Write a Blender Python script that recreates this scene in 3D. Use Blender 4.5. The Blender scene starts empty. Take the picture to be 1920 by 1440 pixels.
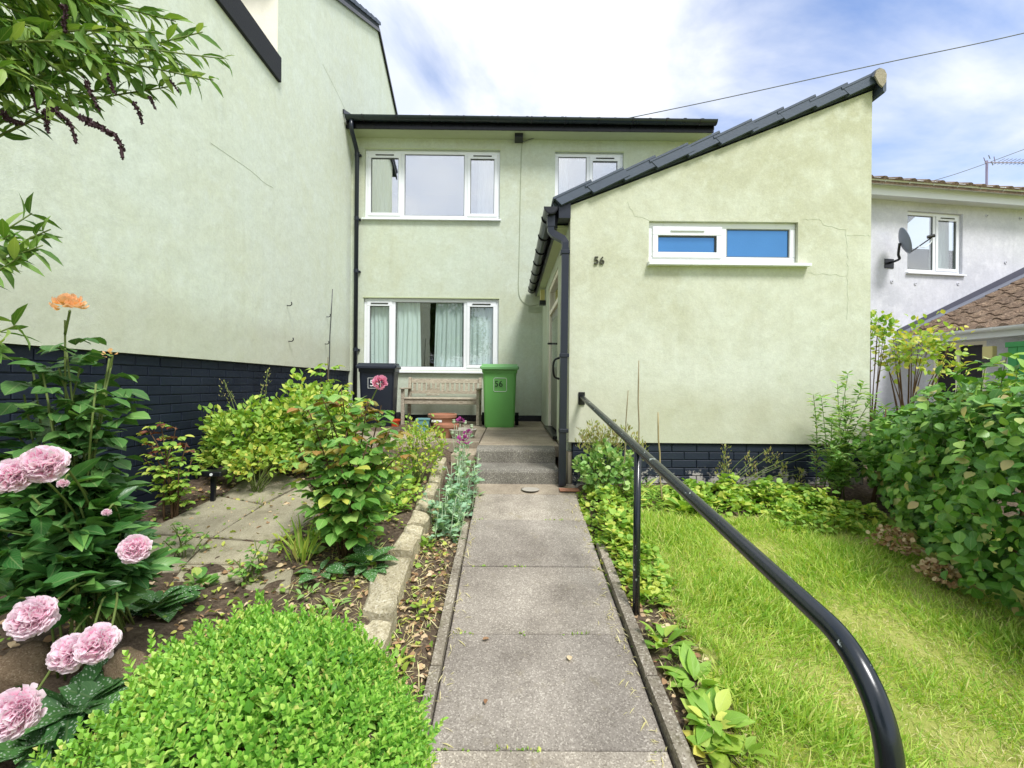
import bpy, bmesh, math, random
import numpy as np
from mathutils import Matrix, Vector, Quaternion

rng = np.random.default_rng(56)
random.seed(56)
sc = bpy.context.scene
COL = sc.collection
rad = math.radians

# ------------------------------------------------------------------ camera
CAM = np.array([0.0, 0.0, 1.63])
FPX = 830.0                                     # focal length in pixels of a 1920 wide picture
YAW, PITCH, ROLL = rad(0.3), rad(0.0), rad(0.5)
def cam_basis():
    f = np.array([math.sin(YAW)*math.cos(PITCH), math.cos(YAW)*math.cos(PITCH), math.sin(PITCH)])
    r = np.array([math.cos(YAW), -math.sin(YAW), 0.0]); u = np.cross(r, f)
    c, s = math.cos(ROLL), math.sin(ROLL)
    return c*r + s*u, -s*r + c*u, f
CR, CU, CF = cam_basis()
cam_data = bpy.data.cameras.new('camera'); cam = bpy.data.objects.new('camera', cam_data); COL.objects.link(cam)
cam_data.sensor_fit = 'HORIZONTAL'; cam_data.sensor_width = 36.0; cam_data.lens = 36.0*FPX/1920.0
cam_data.clip_start = 0.05; cam_data.clip_end = 3000
m3 = Matrix(((CR[0], CU[0], -CF[0]), (CR[1], CU[1], -CF[1]), (CR[2], CU[2], -CF[2])))
cam.matrix_world = Matrix.Translation(Vector(CAM)) @ m3.to_4x4()
sc.camera = cam

def ray(px, py): return CR*(px-960)/FPX - CU*(py-720)/FPX + CF
def at_y(px, py, Y):
    d = ray(px, py); return CAM + d*Y/d[1]
def at_x(px, py, X):
    d = ray(px, py); return CAM + d*X/d[0]
SLOPE = 0.166
def at_g(px, py, z0=0.0):
    d = ray(px, py); return CAM + d*(z0-CAM[2])/(d[2]-SLOPE*d[1])

# ------------------------------------------------------------------ sky and sun
SUN_EL, SUN_AZ = rad(56), rad(151)              # azimuth measured from +Y towards +X: behind the camera, to the right
world = bpy.data.worlds.new('World'); sc.world = world; world.use_nodes = True
nt = world.node_tree; nt.nodes.clear()
def N(t, typ, **kw):
    n = t.nodes.new(typ)
    for k, v in kw.items(): setattr(n, k, v)
    return n
out = N(nt, 'ShaderNodeOutputWorld'); bg = N(nt, 'ShaderNodeBackground'); bg.inputs['Strength'].default_value = 0.12
sky = N(nt, 'ShaderNodeTexSky', sky_type='NISHITA', sun_disc=False)
sky.sun_elevation = SUN_EL; sky.sun_rotation = SUN_AZ; sky.altitude = 100; sky.air_density = 1.0; sky.dust_density = 1.0; sky.ozone_density = 1.5
tc = N(nt, 'ShaderNodeTexCoord'); sep = N(nt, 'ShaderNodeSeparateXYZ'); nt.links.new(tc.outputs['Generated'], sep.inputs[0])
zc = N(nt, 'ShaderNodeMath', operation='MAXIMUM'); nt.links.new(sep.outputs['Z'], zc.inputs[0]); zc.inputs[1].default_value = 0.0
za = N(nt, 'ShaderNodeMath', operation='ADD'); nt.links.new(zc.outputs[0], za.inputs[0]); za.inputs[1].default_value = 0.22
dx = N(nt, 'ShaderNodeMath', operation='DIVIDE'); nt.links.new(sep.outputs['X'], dx.inputs[0]); nt.links.new(za.outputs[0], dx.inputs[1])
dy = N(nt, 'ShaderNodeMath', operation='DIVIDE'); nt.links.new(sep.outputs['Y'], dy.inputs[0]); nt.links.new(za.outputs[0], dy.inputs[1])
cmb = N(nt, 'ShaderNodeCombineXYZ'); nt.links.new(dx.outputs[0], cmb.inputs[0]); nt.links.new(dy.outputs[0], cmb.inputs[1]); cmb.inputs[2].default_value = 17.8
n1 = N(nt, 'ShaderNodeTexNoise'); n1.inputs['Scale'].default_value = 1.05; n1.inputs['Detail'].default_value = 8; n1.inputs['Roughness'].default_value = 0.56; n1.inputs['Distortion'].default_value = 0.5
nt.links.new(cmb.outputs[0], n1.inputs['Vector'])
r1 = N(nt, 'ShaderNodeValToRGB'); r1.color_ramp.elements[0].position = 0.28; r1.color_ramp.elements[1].position = 0.46
nt.links.new(n1.outputs['Fac'], r1.inputs['Fac'])
n2 = N(nt, 'ShaderNodeTexNoise'); n2.inputs['Scale'].default_value = 1.9; n2.inputs['Detail'].default_value = 6; n2.inputs['Roughness'].default_value = 0.5
nt.links.new(cmb.outputs[0], n2.inputs['Vector'])
r2 = N(nt, 'ShaderNodeValToRGB'); r2.color_ramp.elements[0].position = 0.40; r2.color_ramp.elements[1].position = 0.64
r2.color_ramp.elements[0].color = (5.3, 5.8, 6.9, 1); r2.color_ramp.elements[1].color = (7.4, 7.5, 7.7, 1)
nt.links.new(n2.outputs['Fac'], r2.inputs['Fac'])
mx = N(nt, 'ShaderNodeMix', data_type='RGBA')
skyb = N(nt, 'ShaderNodeMix', data_type='RGBA', blend_type='MULTIPLY'); skyb.inputs[0].default_value = 1.0
nt.links.new(sky.outputs[0], skyb.inputs[6]); skyb.inputs[7].default_value = (1.5, 1.5, 1.65, 1)
nt.links.new(r1.outputs[0], mx.inputs[0]); nt.links.new(skyb.outputs[2], mx.inputs[6]); nt.links.new(r2.outputs[0], mx.inputs[7])
nt.links.new(mx.outputs[2], bg.inputs['Color']); nt.links.new(bg.outputs[0], out.inputs['Surface'])

sun_d = bpy.data.lights.new('sun', 'SUN'); sun = bpy.data.objects.new('sun', sun_d); COL.objects.link(sun)
sun_d.energy = 3.0; sun_d.angle = rad(16); sun_d.color = (1.0, 0.98, 0.95)
sv = Vector((math.sin(SUN_AZ)*math.cos(SUN_EL), math.cos(SUN_AZ)*math.cos(SUN_EL), math.sin(SUN_EL)))
sun.rotation_euler = sv.to_track_quat('Z', 'Y').to_euler(); sun.location = (0, -5, 20)
vs = sc.view_settings; vs.view_transform = 'Standard'; vs.look = 'None'; vs.gamma = 1.0; vs.use_curve_mapping = False
vs.exposure = 0.47
sc.cycles.max_bounces = 8; sc.cycles.transparent_max_bounces = 12
sc.cycles.caustics_reflective = False; sc.cycles.caustics_refractive = False

# ------------------------------------------------------------------ helpers: colour, materials
def lin(c):
    c /= 255.0
    return c/12.92 if c <= 0.04045 else ((c+0.055)/1.055)**2.4
def rgb(r, g, b): return (lin(r), lin(g), lin(b), 1.0)

def new_mat(name):
    m = bpy.data.materials.new(name); m.use_nodes = True
    t = m.node_tree; b = t.nodes['Principled BSDF']
    return m, t, b
def simple(name, col, rough=0.5, spec=0.5, metal=0.0, var=0.08, scale=8.0, bump=0.0, bscale=60.0):
    """plain paint / plastic with slight uneven colour and relief"""
    m, t, b = new_mat(name)
    geo = N(t, 'ShaderNodeNewGeometry')
    nz = N(t, 'ShaderNodeTexNoise'); nz.inputs['Scale'].default_value = scale; nz.inputs['Detail'].default_value = 5
    t.links.new(geo.outputs['Position'], nz.inputs['Vector'])
    mixn = N(t, 'ShaderNodeMix', data_type='RGBA')
    mixn.inputs[6].default_value = tuple(c*(1-var) for c in col[:3])+(1,)
    mixn.inputs[7].default_value = tuple(min(1, c*(1+var)+var*0.01) for c in col[:3])+(1,)
    t.links.new(nz.outputs['Fac'], mixn.inputs[0]); t.links.new(mixn.outputs[2], b.inputs['Base Color'])
    rr = N(t, 'ShaderNodeMapRange'); rr.inputs[3].default_value = max(0.05, rough-0.1); rr.inputs[4].default_value = min(1, rough+0.1)
    t.links.new(nz.outputs['Fac'], rr.inputs[0]); t.links.new(rr.outputs[0], b.inputs['Roughness'])
    b.inputs['Metallic'].default_value = metal; b.inputs['Specular IOR Level'].default_value = spec
    if bump:
        n2 = N(t, 'ShaderNodeTexNoise'); n2.inputs['Scale'].default_value = bscale; n2.inputs['Detail'].default_value = 4
        t.links.new(geo.outputs['Position'], n2.inputs['Vector'])
        bp = N(t, 'ShaderNodeBump'); bp.inputs['Strength'].default_value = bump; bp.inputs['Distance'].default_value = 0.01
        t.links.new(n2.outputs['Fac'], bp.inputs['Height']); t.links.new(bp.outputs[0], b.inputs['Normal'])
    return m
def ramp(t, src, stops, interp='LINEAR'):
    r = N(t, 'ShaderNodeValToRGB'); cr = r.color_ramp; cr.interpolation = interp
    while len(cr.elements) < len(stops): cr.elements.new(0.5)
    for e, (p, c) in zip(cr.elements, stops): e.position = p; e.color = c
    t.links.new(src, r.inputs['Fac']); return r
def tnoise(t, vec, scale, detail=5, rough=0.55, dist=0.0):
    n = N(t, 'ShaderNodeTexNoise'); n.inputs['Scale'].default_value = scale; n.inputs['Detail'].default_value = detail
    n.inputs['Roughness'].default_value = rough; n.inputs['Distortion'].default_value = dist
    t.links.new(vec, n.inputs['Vector']); return n
def tmix(t, fac, a, b_, blend='MIX'):
    n = N(t, 'ShaderNodeMix', data_type='RGBA', blend_type=blend)
    for i, v in ((0, fac), (6, a), (7, b_)):
        if hasattr(v, 'is_linked'): t.links.new(v, n.inputs[i])
        else: n.inputs[i].default_value = v
    return n.outputs[2]

def wall_paint(name, base, stain, pale, streak=0.5, dirt_z=None, rise=None):
    """painted cement render: blotches, algae, vertical rain streaks, grainy relief"""
    m, t, b = new_mat(name)
    geo = N(t, 'ShaderNodeNewGeometry'); pos = geo.outputs['Position']
    big = tnoise(t, pos, 0.9, 7, 0.62, 0.6)
    bigf = big.outputs['Fac']
    if rise:                                            # algae grows thicker on the upper part of the wall
        sz = N(t, 'ShaderNodeSeparateXYZ'); t.links.new(pos, sz.inputs[0]); rz_ = N(t, 'ShaderNodeMapRange'); t.links.new(sz.outputs['Z'], rz_.inputs[0])
        rz_.inputs[1].default_value = rise[0]; rz_.inputs[2].default_value = rise[1]; rz_.inputs[3].default_value = -0.10; rz_.inputs[4].default_value = 0.14
        ab_ = N(t, 'ShaderNodeMath', operation='ADD'); t.links.new(bigf, ab_.inputs[0]); t.links.new(rz_.outputs[0], ab_.inputs[1]); bigf = ab_.outputs[0]
    c = tmix(t, ramp(t, bigf, [(0.36, (0, 0, 0, 1)), (0.66, (1, 1, 1, 1))]).outputs[0], base, stain)
    med = tnoise(t, pos, 4.6, 9, 0.72, 0.3)
    c = tmix(t, ramp(t, med.outputs['Fac'], [(0.47, (0, 0, 0, 1)), (0.72, (0.75, 0.75, 0.75, 1))]).outputs[0], c, pale)
    mp = N(t, 'ShaderNodeMapping'); mp.inputs['Scale'].default_value = (7, 7, 0.35); t.links.new(pos, mp.inputs[0])
    st = tnoise(t, mp.outputs[0], 1.0, 5, 0.6)
    sr = ramp(t, st.outputs['Fac'], [(0.50, (0, 0, 0, 1)), (0.8, (streak, streak, streak, 1))])
    c = tmix(t, sr.outputs[0], c, tuple(x*0.80 for x in stain[:3])+(1,))
    mot = tnoise(t, pos, 17, 6, 0.7); c = tmix(t, 1.0, c, ramp(t, mot.outputs['Fac'], [(0.3, (0.94, 0.94, 0.93, 1)), (0.7, (1.05, 1.05, 1.05, 1))]).outputs[0], 'MULTIPLY')
    fine = tnoise(t, pos, 55, 4, 0.7)
    fr = ramp(t, fine.outputs['Fac'], [(0.3, (0.92, 0.92, 0.92, 1)), (0.7, (1.05, 1.05, 1.05, 1))])
    c = tmix(t, 1.0, c, fr.outputs[0], 'MULTIPLY')
    if dirt_z is not None:
        sp = N(t, 'ShaderNodeSeparateXYZ'); t.links.new(pos, sp.inputs[0])
        ad = N(t, 'ShaderNodeMath', operation='MULTIPLY_ADD'); t.links.new(med.outputs['Fac'], ad.inputs[0]); ad.inputs[1].default_value = -0.5; t.links.new(sp.outputs['Z'], ad.inputs[2])
        mr = N(t, 'ShaderNodeMapRange'); t.links.new(ad.outputs[0], mr.inputs[0]); mr.inputs[1].default_value = dirt_z-0.3; mr.inputs[2].default_value = dirt_z-0.05; mr.inputs[3].default_value = 0.4; mr.inputs[4].default_value = 0
        c = tmix(t, mr.outputs[0], c, rgb(186, 184, 156))
    t.links.new(c, b.inputs['Base Color']); b.inputs['Roughness'].default_value = 0.9; b.inputs['Specular IOR Level'].default_value = 0.2
    bp = N(t, 'ShaderNodeBump'); bp.inputs['Strength'].default_value = 0.35; bp.inputs['Distance'].default_value = 0.004
    g2 = tnoise(t, pos, 130, 3, 0.6)
    t.links.new(g2.outputs['Fac'], bp.inputs['Height'])
    bp2 = N(t, 'ShaderNodeBump'); bp2.inputs['Strength'].default_value = 0.25; bp2.inputs['Distance'].default_value = 0.03
    g3 = tnoise(t, pos, 5, 3, 0.5); t.links.new(g3.outputs['Fac'], bp2.inputs['Height']); t.links.new(bp.outputs[0], bp2.inputs['Normal'])
    t.links.new(bp2.outputs[0], b.inputs['Normal'])
    return m

def concrete(name, base, dark, light, grain=170.0, moss=None, moss_lo=0.55, bumpd=0.004):
    m, t, b = new_mat(name)
    geo = N(t, 'ShaderNodeNewGeometry'); pos = geo.outputs['Position']
    vo = N(t, 'ShaderNodeTexVoronoi'); vo.inputs['Scale'].default_value = grain; t.links.new(pos, vo.inputs['Vector'])
    sepc = N(t, 'ShaderNodeSeparateColor'); t.links.new(vo.outputs['Color'], sepc.inputs[0])
    c = ramp(t, sepc.outputs[0], [(0.0, dark), (0.35, base), (0.75, base), (1.0, light)]).outputs[0]
    blo = tnoise(t, pos, 2.6, 7, 0.65)
    c = tmix(t, 1.0, c, ramp(t, blo.outputs['Fac'], [(0.3, (0.62, 0.60, 0.57, 1)), (0.7, (1.15, 1.14, 1.1, 1))]).outputs[0], 'MULTIPLY')
    if moss:
        mo = tnoise(t, pos, 6.5, 9, 0.75)
        c = tmix(t, ramp(t, mo.outputs['Fac'], [(moss_lo, (0, 0, 0, 1)), (moss_lo+0.17, (0.8, 0.8, 0.8, 1))]).outputs[0], c, moss)
    oi = N(t, 'ShaderNodeObjectInfo')
    c = tmix(t, 1.0, c, ramp(t, oi.outputs['Random'], [(0, (0.86, 0.86, 0.87, 1)), (1, (1.08, 1.07, 1.04, 1))]).outputs[0], 'MULTIPLY')
    t.links.new(c, b.inputs['Base Color']); b.inputs['Roughness'].default_value = 0.92; b.inputs['Specular IOR Level'].default_value = 0.2
    bp = N(t, 'ShaderNodeBump'); bp.inputs['Strength'].default_value = 0.5; bp.inputs['Distance'].default_value = bumpd
    ad = N(t, 'ShaderNodeMath', operation='ADD'); fn = tnoise(t, pos, grain*0.6, 3); t.links.new(fn.outputs['Fac'], ad.inputs[0]); t.links.new(sepc.outputs[0], ad.inputs[1])
    t.links.new(ad.outputs[0], bp.inputs['Height']); t.links.new(bp.outputs[0], b.inputs['Normal'])
    return m

def leaf_mat(name, stops, rough=0.45, trans=0.28, vein=0.35, spots=None, spec=0.4):
    """leaf: colour picked per leaf, veins along the leaf's own UVs, light passing through"""
    m, t, b = new_mat(name)
    at = N(t, 'ShaderNodeAttribute', attribute_name='pick'); oi = N(t, 'ShaderNodeObjectInfo')
    ad = N(t, 'ShaderNodeMath', operation='ADD'); t.links.new(at.outputs['Fac'], ad.inputs[0]); t.links.new(oi.outputs['Random'], ad.inputs[1])
    fr = N(t, 'ShaderNodeMath', operation='FRACT'); t.links.new(ad.outputs[0], fr.inputs[0])
    c = ramp(t, fr.outputs[0], stops).outputs[0]
    uv = N(t, 'ShaderNodeTexCoord'); sp = N(t, 'ShaderNodeSeparateXYZ'); t.links.new(uv.outputs['UV'], sp.inputs[0])
    u = N(t, 'ShaderNodeMath', operation='SUBTRACT'); t.links.new(sp.outputs['X'], u.inputs[0]); u.inputs[1].default_value = 0.5
    ua = N(t, 'ShaderNodeMath', operation='ABSOLUTE'); t.links.new(u.outputs[0], ua.inputs[0])
    mid = N(t, 'ShaderNodeMapRange'); t.links.new(ua.outputs[0], mid.inputs[0]); mid.inputs[1].default_value = 0.02; mid.inputs[2].default_value = 0.05; mid.inputs[3].default_value = 1; mid.inputs[4].default_value = 0
    sv_ = N(t, 'ShaderNodeMath', operation='MULTIPLY_ADD'); t.links.new(ua.outputs[0], sv_.inputs[0]); sv_.inputs[1].default_value = -0.9; t.links.new(sp.outputs['Y'], sv_.inputs[2])
    sm = N(t, 'ShaderNodeMath', operation='MULTIPLY'); t.links.new(sv_.outputs[0], sm.inputs[0]); sm.inputs[1].default_value = 44.0
    si = N(t, 'ShaderNodeMath', operation='SINE'); t.links.new(sm.outputs[0], si.inputs[0])
    sr = N(t, 'ShaderNodeMapRange'); t.links.new(si.outputs[0], sr.inputs[0]); sr.inputs[1].default_value = 0.72; sr.inputs[2].default_value = 1.0; sr.inputs[3].default_value = 0; sr.inputs[4].default_value = 0.55
    vm = N(t, 'ShaderNodeMath', operation='MAXIMUM'); t.links.new(mid.outputs[0], vm.inputs[0]); t.links.new(sr.outputs[0], vm.inputs[1])
    vs_ = N(t, 'ShaderNodeMath', operation='MULTIPLY'); t.links.new(vm.outputs[0], vs_.inputs[0]); vs_.inputs[1].default_value = vein
    pale = tmix(t, 0.45, c, rgb(214, 222, 160))
    c = tmix(t, vs_.outputs[0], c, pale)
    if spots:
        vo = N(t, 'ShaderNodeTexVoronoi'); vo.inputs['Scale'].default_value = 9.0; vo.inputs['Randomness'].default_value = 1.0
        mp = N(t, 'ShaderNodeMapping'); mp.inputs['Scale'].default_value = (0.8, 1.6, 1); t.links.new(uv.outputs['UV'], mp.inputs[0]); t.links.new(mp.outputs[0], vo.inputs['Vector'])
        c = tmix(t, ramp(t, vo.outputs['Distance'], [(0.22, (0.85, 0.85, 0.85, 1)), (0.33, (0, 0, 0, 1))]).outputs[0], c, spots)
    t.links.new(c, b.inputs['Base Color']); b.inputs['Roughness'].default_value = rough; b.inputs['Specular IOR Level'].default_value = spec
    tr = N(t, 'ShaderNodeBsdfTranslucent'); cy = tmix(t, 1.0, c, (1.25, 1.2, 0.55, 1), 'MULTIPLY'); t.links.new(cy, tr.inputs['Color'])
    ms = N(t, 'ShaderNodeMixShader'); ms.inputs[0].default_value = trans
    o = t.nodes['Material Output']; t.links.new(b.outputs[0], ms.inputs[1]); t.links.new(tr.outputs[0], ms.inputs[2]); t.links.new(ms.outputs[0], o.inputs['Surface'])
    bp = N(t, 'ShaderNodeBump'); bp.inputs['Strength'].default_value = 0.3; bp.inputs['Distance'].default_value = 0.002; bp.invert = True
    t.links.new(vm.outputs[0], bp.inputs['Height']); t.links.new(bp.outputs[0], b.inputs['Normal'])
    return m

def glass_mat(name, refl=0.35, tint=(0.93, 0.97, 0.96, 1), rough=0.0, gl=(1, 1, 1, 1)):
    m = bpy.data.materials.new(name); m.use_nodes = True; t = m.node_tree; t.nodes.clear()
    o = N(t, 'ShaderNodeOutputMaterial'); tr = N(t, 'ShaderNodeBsdfTransparent'); tr.inputs[0].default_value = tint
    g = N(t, 'ShaderNodeBsdfGlossy'); g.inputs['Roughness'].default_value = rough; g.inputs['Color'].default_value = gl
    lw = N(t, 'ShaderNodeLayerWeight'); lw.inputs[0].default_value = 0.5; pw5 = N(t, 'ShaderNodeMath', operation='POWER'); t.links.new(lw.outputs['Facing'], pw5.inputs[0]); pw5.inputs[1].default_value = 5.0
    ad = N(t, 'ShaderNodeMath', operation='ADD', use_clamp=True); t.links.new(pw5.outputs[0], ad.inputs[0]); ad.inputs[1].default_value = refl
    ms = N(t, 'ShaderNodeMixShader'); t.links.new(ad.outputs[0], ms.inputs[0]); t.links.new(tr.outputs[0], ms.inputs[1]); t.links.new(g.outputs[0], ms.inputs[2])
    geo = N(t, 'ShaderNodeNewGeometry'); nz = tnoise(t, geo.outputs['Position'], 1.6, 2)
    bp = N(t, 'ShaderNodeBump'); bp.inputs['Strength'].default_value = 0.05; bp.inputs['Distance'].default_value = 0.02
    t.links.new(nz.outputs['Fac'], bp.inputs['Height']); t.links.new(bp.outputs[0], g.inputs['Normal'])
    t.links.new(ms.outputs[0], o.inputs['Surface'])
    return m

M = {}
M['paint'] = wall_paint('green_render_paint', rgb(199, 208, 191), rgb(192, 196, 172), rgb(206, 214, 201), 0.25)
M['paint_porch'] = wall_paint('green_porch_paint', rgb(211, 214, 196), rgb(188, 189, 162), rgb(215, 220, 204), 0.2, dirt_z=1.5, rise=(1.8, 3.8))
M['paint_left'] = wall_paint('mint_render_paint', rgb(222, 230, 217), rgb(219, 225, 205), rgb(228, 236, 227), 0.3, dirt_z=2.2)
M['paint_right'] = wall_paint('grey_white_render', rgb(216, 216, 224), rgb(200, 201, 209), rgb(228, 228, 234), 0.3)
M['cream'] = simple('cream_wall_paint', rgb(244, 238, 222), 0.85, 0.2, bump=0.2)
M['soffit'] = simple('green_soffit_paint', rgb(188, 196, 158), 0.7, 0.3)
M['upvc'] = simple('white_window_plastic', rgb(238, 240, 244), 0.3, 0.5, var=0.02)
M['upvc_old'] = simple('white_gutter_plastic', rgb(222, 226, 230), 0.4, 0.5, var=0.05)
M['black_plastic'] = simple('black_gutter_plastic', rgb(26, 28, 32), 0.32, 0.5, var=0.25)
M['green_black'] = simple('green_black_gutter_plastic', rgb(24, 36, 36), 0.3, 0.5, var=0.25)
M['blue_black'] = simple('blue_black_pipe_plastic', rgb(26, 32, 44), 0.33, 0.5, var=0.2)
M['black_paint'] = simple('black_gloss_paint', rgb(14, 16, 20), 0.3, 0.4, var=0.3, scale=30)
M['slate'] = simple('grey_slate_tile', rgb(74, 84, 100), 0.55, 0.4, var=0.16, scale=14, bump=0.15)
M['dark_tile'] = simple('dark_roof_tile', rgb(44, 54, 56), 0.7, 0.3, var=0.2, scale=14, bump=0.2)
M['lead'] = simple('lead_flashing', rgb(120, 124, 136), 0.6, 0.4, var=0.15)
M['lead_dark'] = simple('weathered_lead', rgb(84, 84, 96), 0.7, 0.3, var=0.15)
M['mortar'] = simple('weathered_mortar', rgb(158, 150, 132), 0.95, 0.1, var=0.25, scale=30, bump=0.5)
M['felt'] = simple('black_bitumen_fascia', rgb(40, 42, 46), 0.75, 0.3, var=0.35, scale=9, bump=0.3)
M['curtain'] = simple('pale_curtain_cloth', rgb(222, 230, 227), 0.95, 0.1, var=0.03, scale=4)
M['sheer'] = simple('white_net_curtain', rgb(226, 232, 234), 0.95, 0.1, var=0.04)
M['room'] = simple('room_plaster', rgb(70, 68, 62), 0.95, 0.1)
M['glass'] = glass_mat('window_glass', 0.52)
M['glass_low'] = glass_mat('ground_floor_glass', 0.10)
M['glass_dark'] = glass_mat('neighbour_glass', 0.22)
M['obscure'] = simple('obscured_glass_painted_sky', rgb(80, 138, 192), 0.2, 0.8, 0.6, var=0.10, scale=3, bump=0.1, bscale=90)  # reflection of blue sky painted into the pane colour; the glass is not blue
M['door_dark'] = simple('dark_doorway_paint', rgb(24, 20, 24), 0.5, 0.4)
M['door_grey'] = simple('grey_door_paint', rgb(120, 122, 112), 0.4, 0.5)
M['door_green'] = simple('green_board_paint', rgb(64, 150, 84), 0.5, 0.4, var=0.12)
M['bin_green'] = simple('green_bin_plastic', rgb(108, 176, 92), 0.42, 0.45, var=0.08, scale=5, bump=0.08, bscale=180)
M['bin_green_lid'] = simple('green_bin_lid_plastic', rgb(112, 168, 104), 0.4, 0.5, var=0.08)
M['bin_blue'] = simple('dark_blue_bin_plastic', rgb(28, 34, 48), 0.42, 0.45, var=0.15, bump=0.08, bscale=180)
M['white_print'] = simple('white_print', rgb(232, 236, 232), 0.5, 0.3, var=0.02)
M['black_print'] = simple('black_print', rgb(20, 24, 22), 0.5, 0.3)
M['number'] = simple('dark_bronze_number', rgb(62, 62, 46), 0.5, 0.4, var=0.2)
M['rubber'] = simple('black_rubber', rgb(22, 22, 24), 0.8, 0.2)
M['terracotta'] = simple('terracotta_clay', rgb(170, 122, 98), 0.85, 0.2, var=0.16, scale=9, bump=0.2)
M['orange_pot'] = simple('orange_red_plastic', rgb(206, 84, 48), 0.5, 0.4)
M['teal_pot'] = simple('teal_plastic', rgb(100, 146, 150), 0.45, 0.4)
M['stone_pot'] = simple('pale_stone_pot', rgb(170, 164, 152), 0.9, 0.2, var=0.2, scale=30, bump=0.4)
M['cane'] = simple('weathered_cane', rgb(150, 138, 110), 0.8, 0.2, var=0.2, scale=40)
M['metal_rod'] = simple('dull_metal_rod', rgb(96, 98, 96), 0.5, 0.5, 0.6)
M['cable'] = simple('grey_cable', rgb(110, 114, 112), 0.6, 0.3)
M['cable_paint'] = simple('painted_cable', rgb(160, 168, 140), 0.7, 0.2)
M['crack'] = simple('crack_in_render', rgb(184, 192, 168), 0.95, 0.1)
M['dish'] = simple('grey_dish_paint', rgb(118, 126, 138), 0.45, 0.4)
M['alu'] = simple('dull_aluminium', rgb(150, 140, 160), 0.4, 0.5, 0.7)
M['amber'] = simple('amber_lamp_glass', rgb(206, 196, 130), 0.3, 0.5)
M['solar'] = simple('black_lamp_plastic', rgb(20, 22, 28), 0.35, 0.5)
M['lamp_lens'] = simple('white_lamp_lens', rgb(235, 238, 240), 0.2, 0.5)
M['path'] = concrete('aggregate_paving', rgb(160, 153, 144), rgb(134, 127, 118), rgb(198, 191, 180), 190, rgb(142, 132, 106), 0.58)
M['step'] = concrete('step_concrete', rgb(132, 129, 122), rgb(100, 98, 93), rgb(184, 180, 172), 210, rgb(104, 100, 78), 0.58)
M['landing'] = concrete('landing_concrete', rgb(176, 164, 146), rgb(152, 140, 124), rgb(198, 188, 170), 200, rgb(112, 104, 80), 0.6)
M['kerb'] = concrete('kerb_concrete', rgb(152, 145, 132), rgb(118, 110, 98), rgb(196, 190, 178), 140, rgb(92, 90, 62), 0.54)
M['flag'] = concrete('yellow_flagstone', rgb(172, 166, 144), rgb(152, 146, 124), rgb(192, 186, 166), 260, rgb(104, 100, 72), 0.56, 0.002)
M['stone'] = concrete('sandstone', rgb(190, 182, 156), rgb(156, 146, 122), rgb(216, 210, 190), 120, rgb(124, 116, 84), 0.53, 0.008)
M['brown_stone'] = concrete('brown_sandstone', rgb(148, 128, 106), rgb(126, 106, 86), rgb(172, 154, 132), 240, rgb(104, 98, 70), 0.52, 0.006)
def roof_tile_mat():
    m = concrete('brown_concrete_tile', rgb(122, 104, 90), rgb(84, 72, 64), rgb(160, 142, 124), 60, rgb(86, 82, 56), 0.56, 0.006)
    return m
M['brown_tile'] = roof_tile_mat()
def brick_paint():
    m, t, b = new_mat('blue_black_brick_paint')
    geo = N(t, 'ShaderNodeNewGeometry'); pos = geo.outputs['Position']; oi = N(t, 'ShaderNodeObjectInfo')
    nz = tnoise(t, pos, 16, 8, 0.7)
    c = ramp(t, oi.outputs['Random'], [(0, rgb(20, 29, 44)), (1, rgb(26, 36, 52))]).outputs[0]
    c = tmix(t, ramp(t, nz.outputs['Fac'], [(0.70, (0, 0, 0, 1)), (0.74, (0.8, 0.8, 0.8, 1))]).outputs[0], c, rgb(150, 152, 150))
    n2 = tnoise(t, pos, 3, 4); c = tmix(t, ramp(t, n2.outputs['Fac'], [(0.45, (0, 0, 0, 1)), (0.75, (0.4, 0.4, 0.4, 1))]).outputs[0], c, rgb(46, 54, 68))
    t.links.new(c, b.inputs['Base Color']); b.inputs['Roughness'].default_value = 0.6; b.inputs['Specular IOR Level'].default_value = 0.3
    bp = N(t, 'ShaderNodeBump'); bp.inputs['Strength'].default_value = 0.5; bp.inputs['Distance'].default_value = 0.006
    t.links.new(nz.outputs['Fac'], bp.inputs['Height']); t.links.new(bp.outputs[0], b.inputs['Normal']); return m
M['brick'] = brick_paint()
def worn_brick():
    m, t, b = new_mat('flaking_brick_paint')
    geo = N(t, 'ShaderNodeNewGeometry'); pos = geo.outputs['Position']
    nz = tnoise(t, pos, 9, 9, 0.75)
    sp = N(t, 'ShaderNodeSeparateXYZ'); t.links.new(pos, sp.inputs[0])
    mr = N(t, 'ShaderNodeMapRange'); t.links.new(sp.outputs['Z'], mr.inputs[0]); mr.inputs[1].default_value = 0.62; mr.inputs[2].default_value = 0.95; mr.inputs[3].default_value = 0.26; mr.inputs[4].default_value = -0.08
    ad = N(t, 'ShaderNodeMath', operation='ADD'); t.links.new(nz.outputs['Fac'], ad.inputs[0]); t.links.new(mr.outputs[0], ad.inputs[1])
    c = tmix(t, ramp(t, ad.outputs[0], [(0.60, (0, 0, 0, 1)), (0.64, (1, 1, 1, 1))]).outputs[0], rgb(28, 38, 54), rgb(176, 170, 164))
    t.links.new(c, b.inputs['Base Color']); b.inputs['Roughness'].default_value = 0.6
    bp = N(t, 'ShaderNodeBump'); bp.inputs['Strength'].default_value = 0.6; bp.inputs['Distance'].default_value = 0.006
    t.links.new(nz.outputs['Fac'], bp.inputs['Height']); t.links.new(bp.outputs[0], b.inputs['Normal']); return m
M['worn_brick'] = worn_brick()
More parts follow.
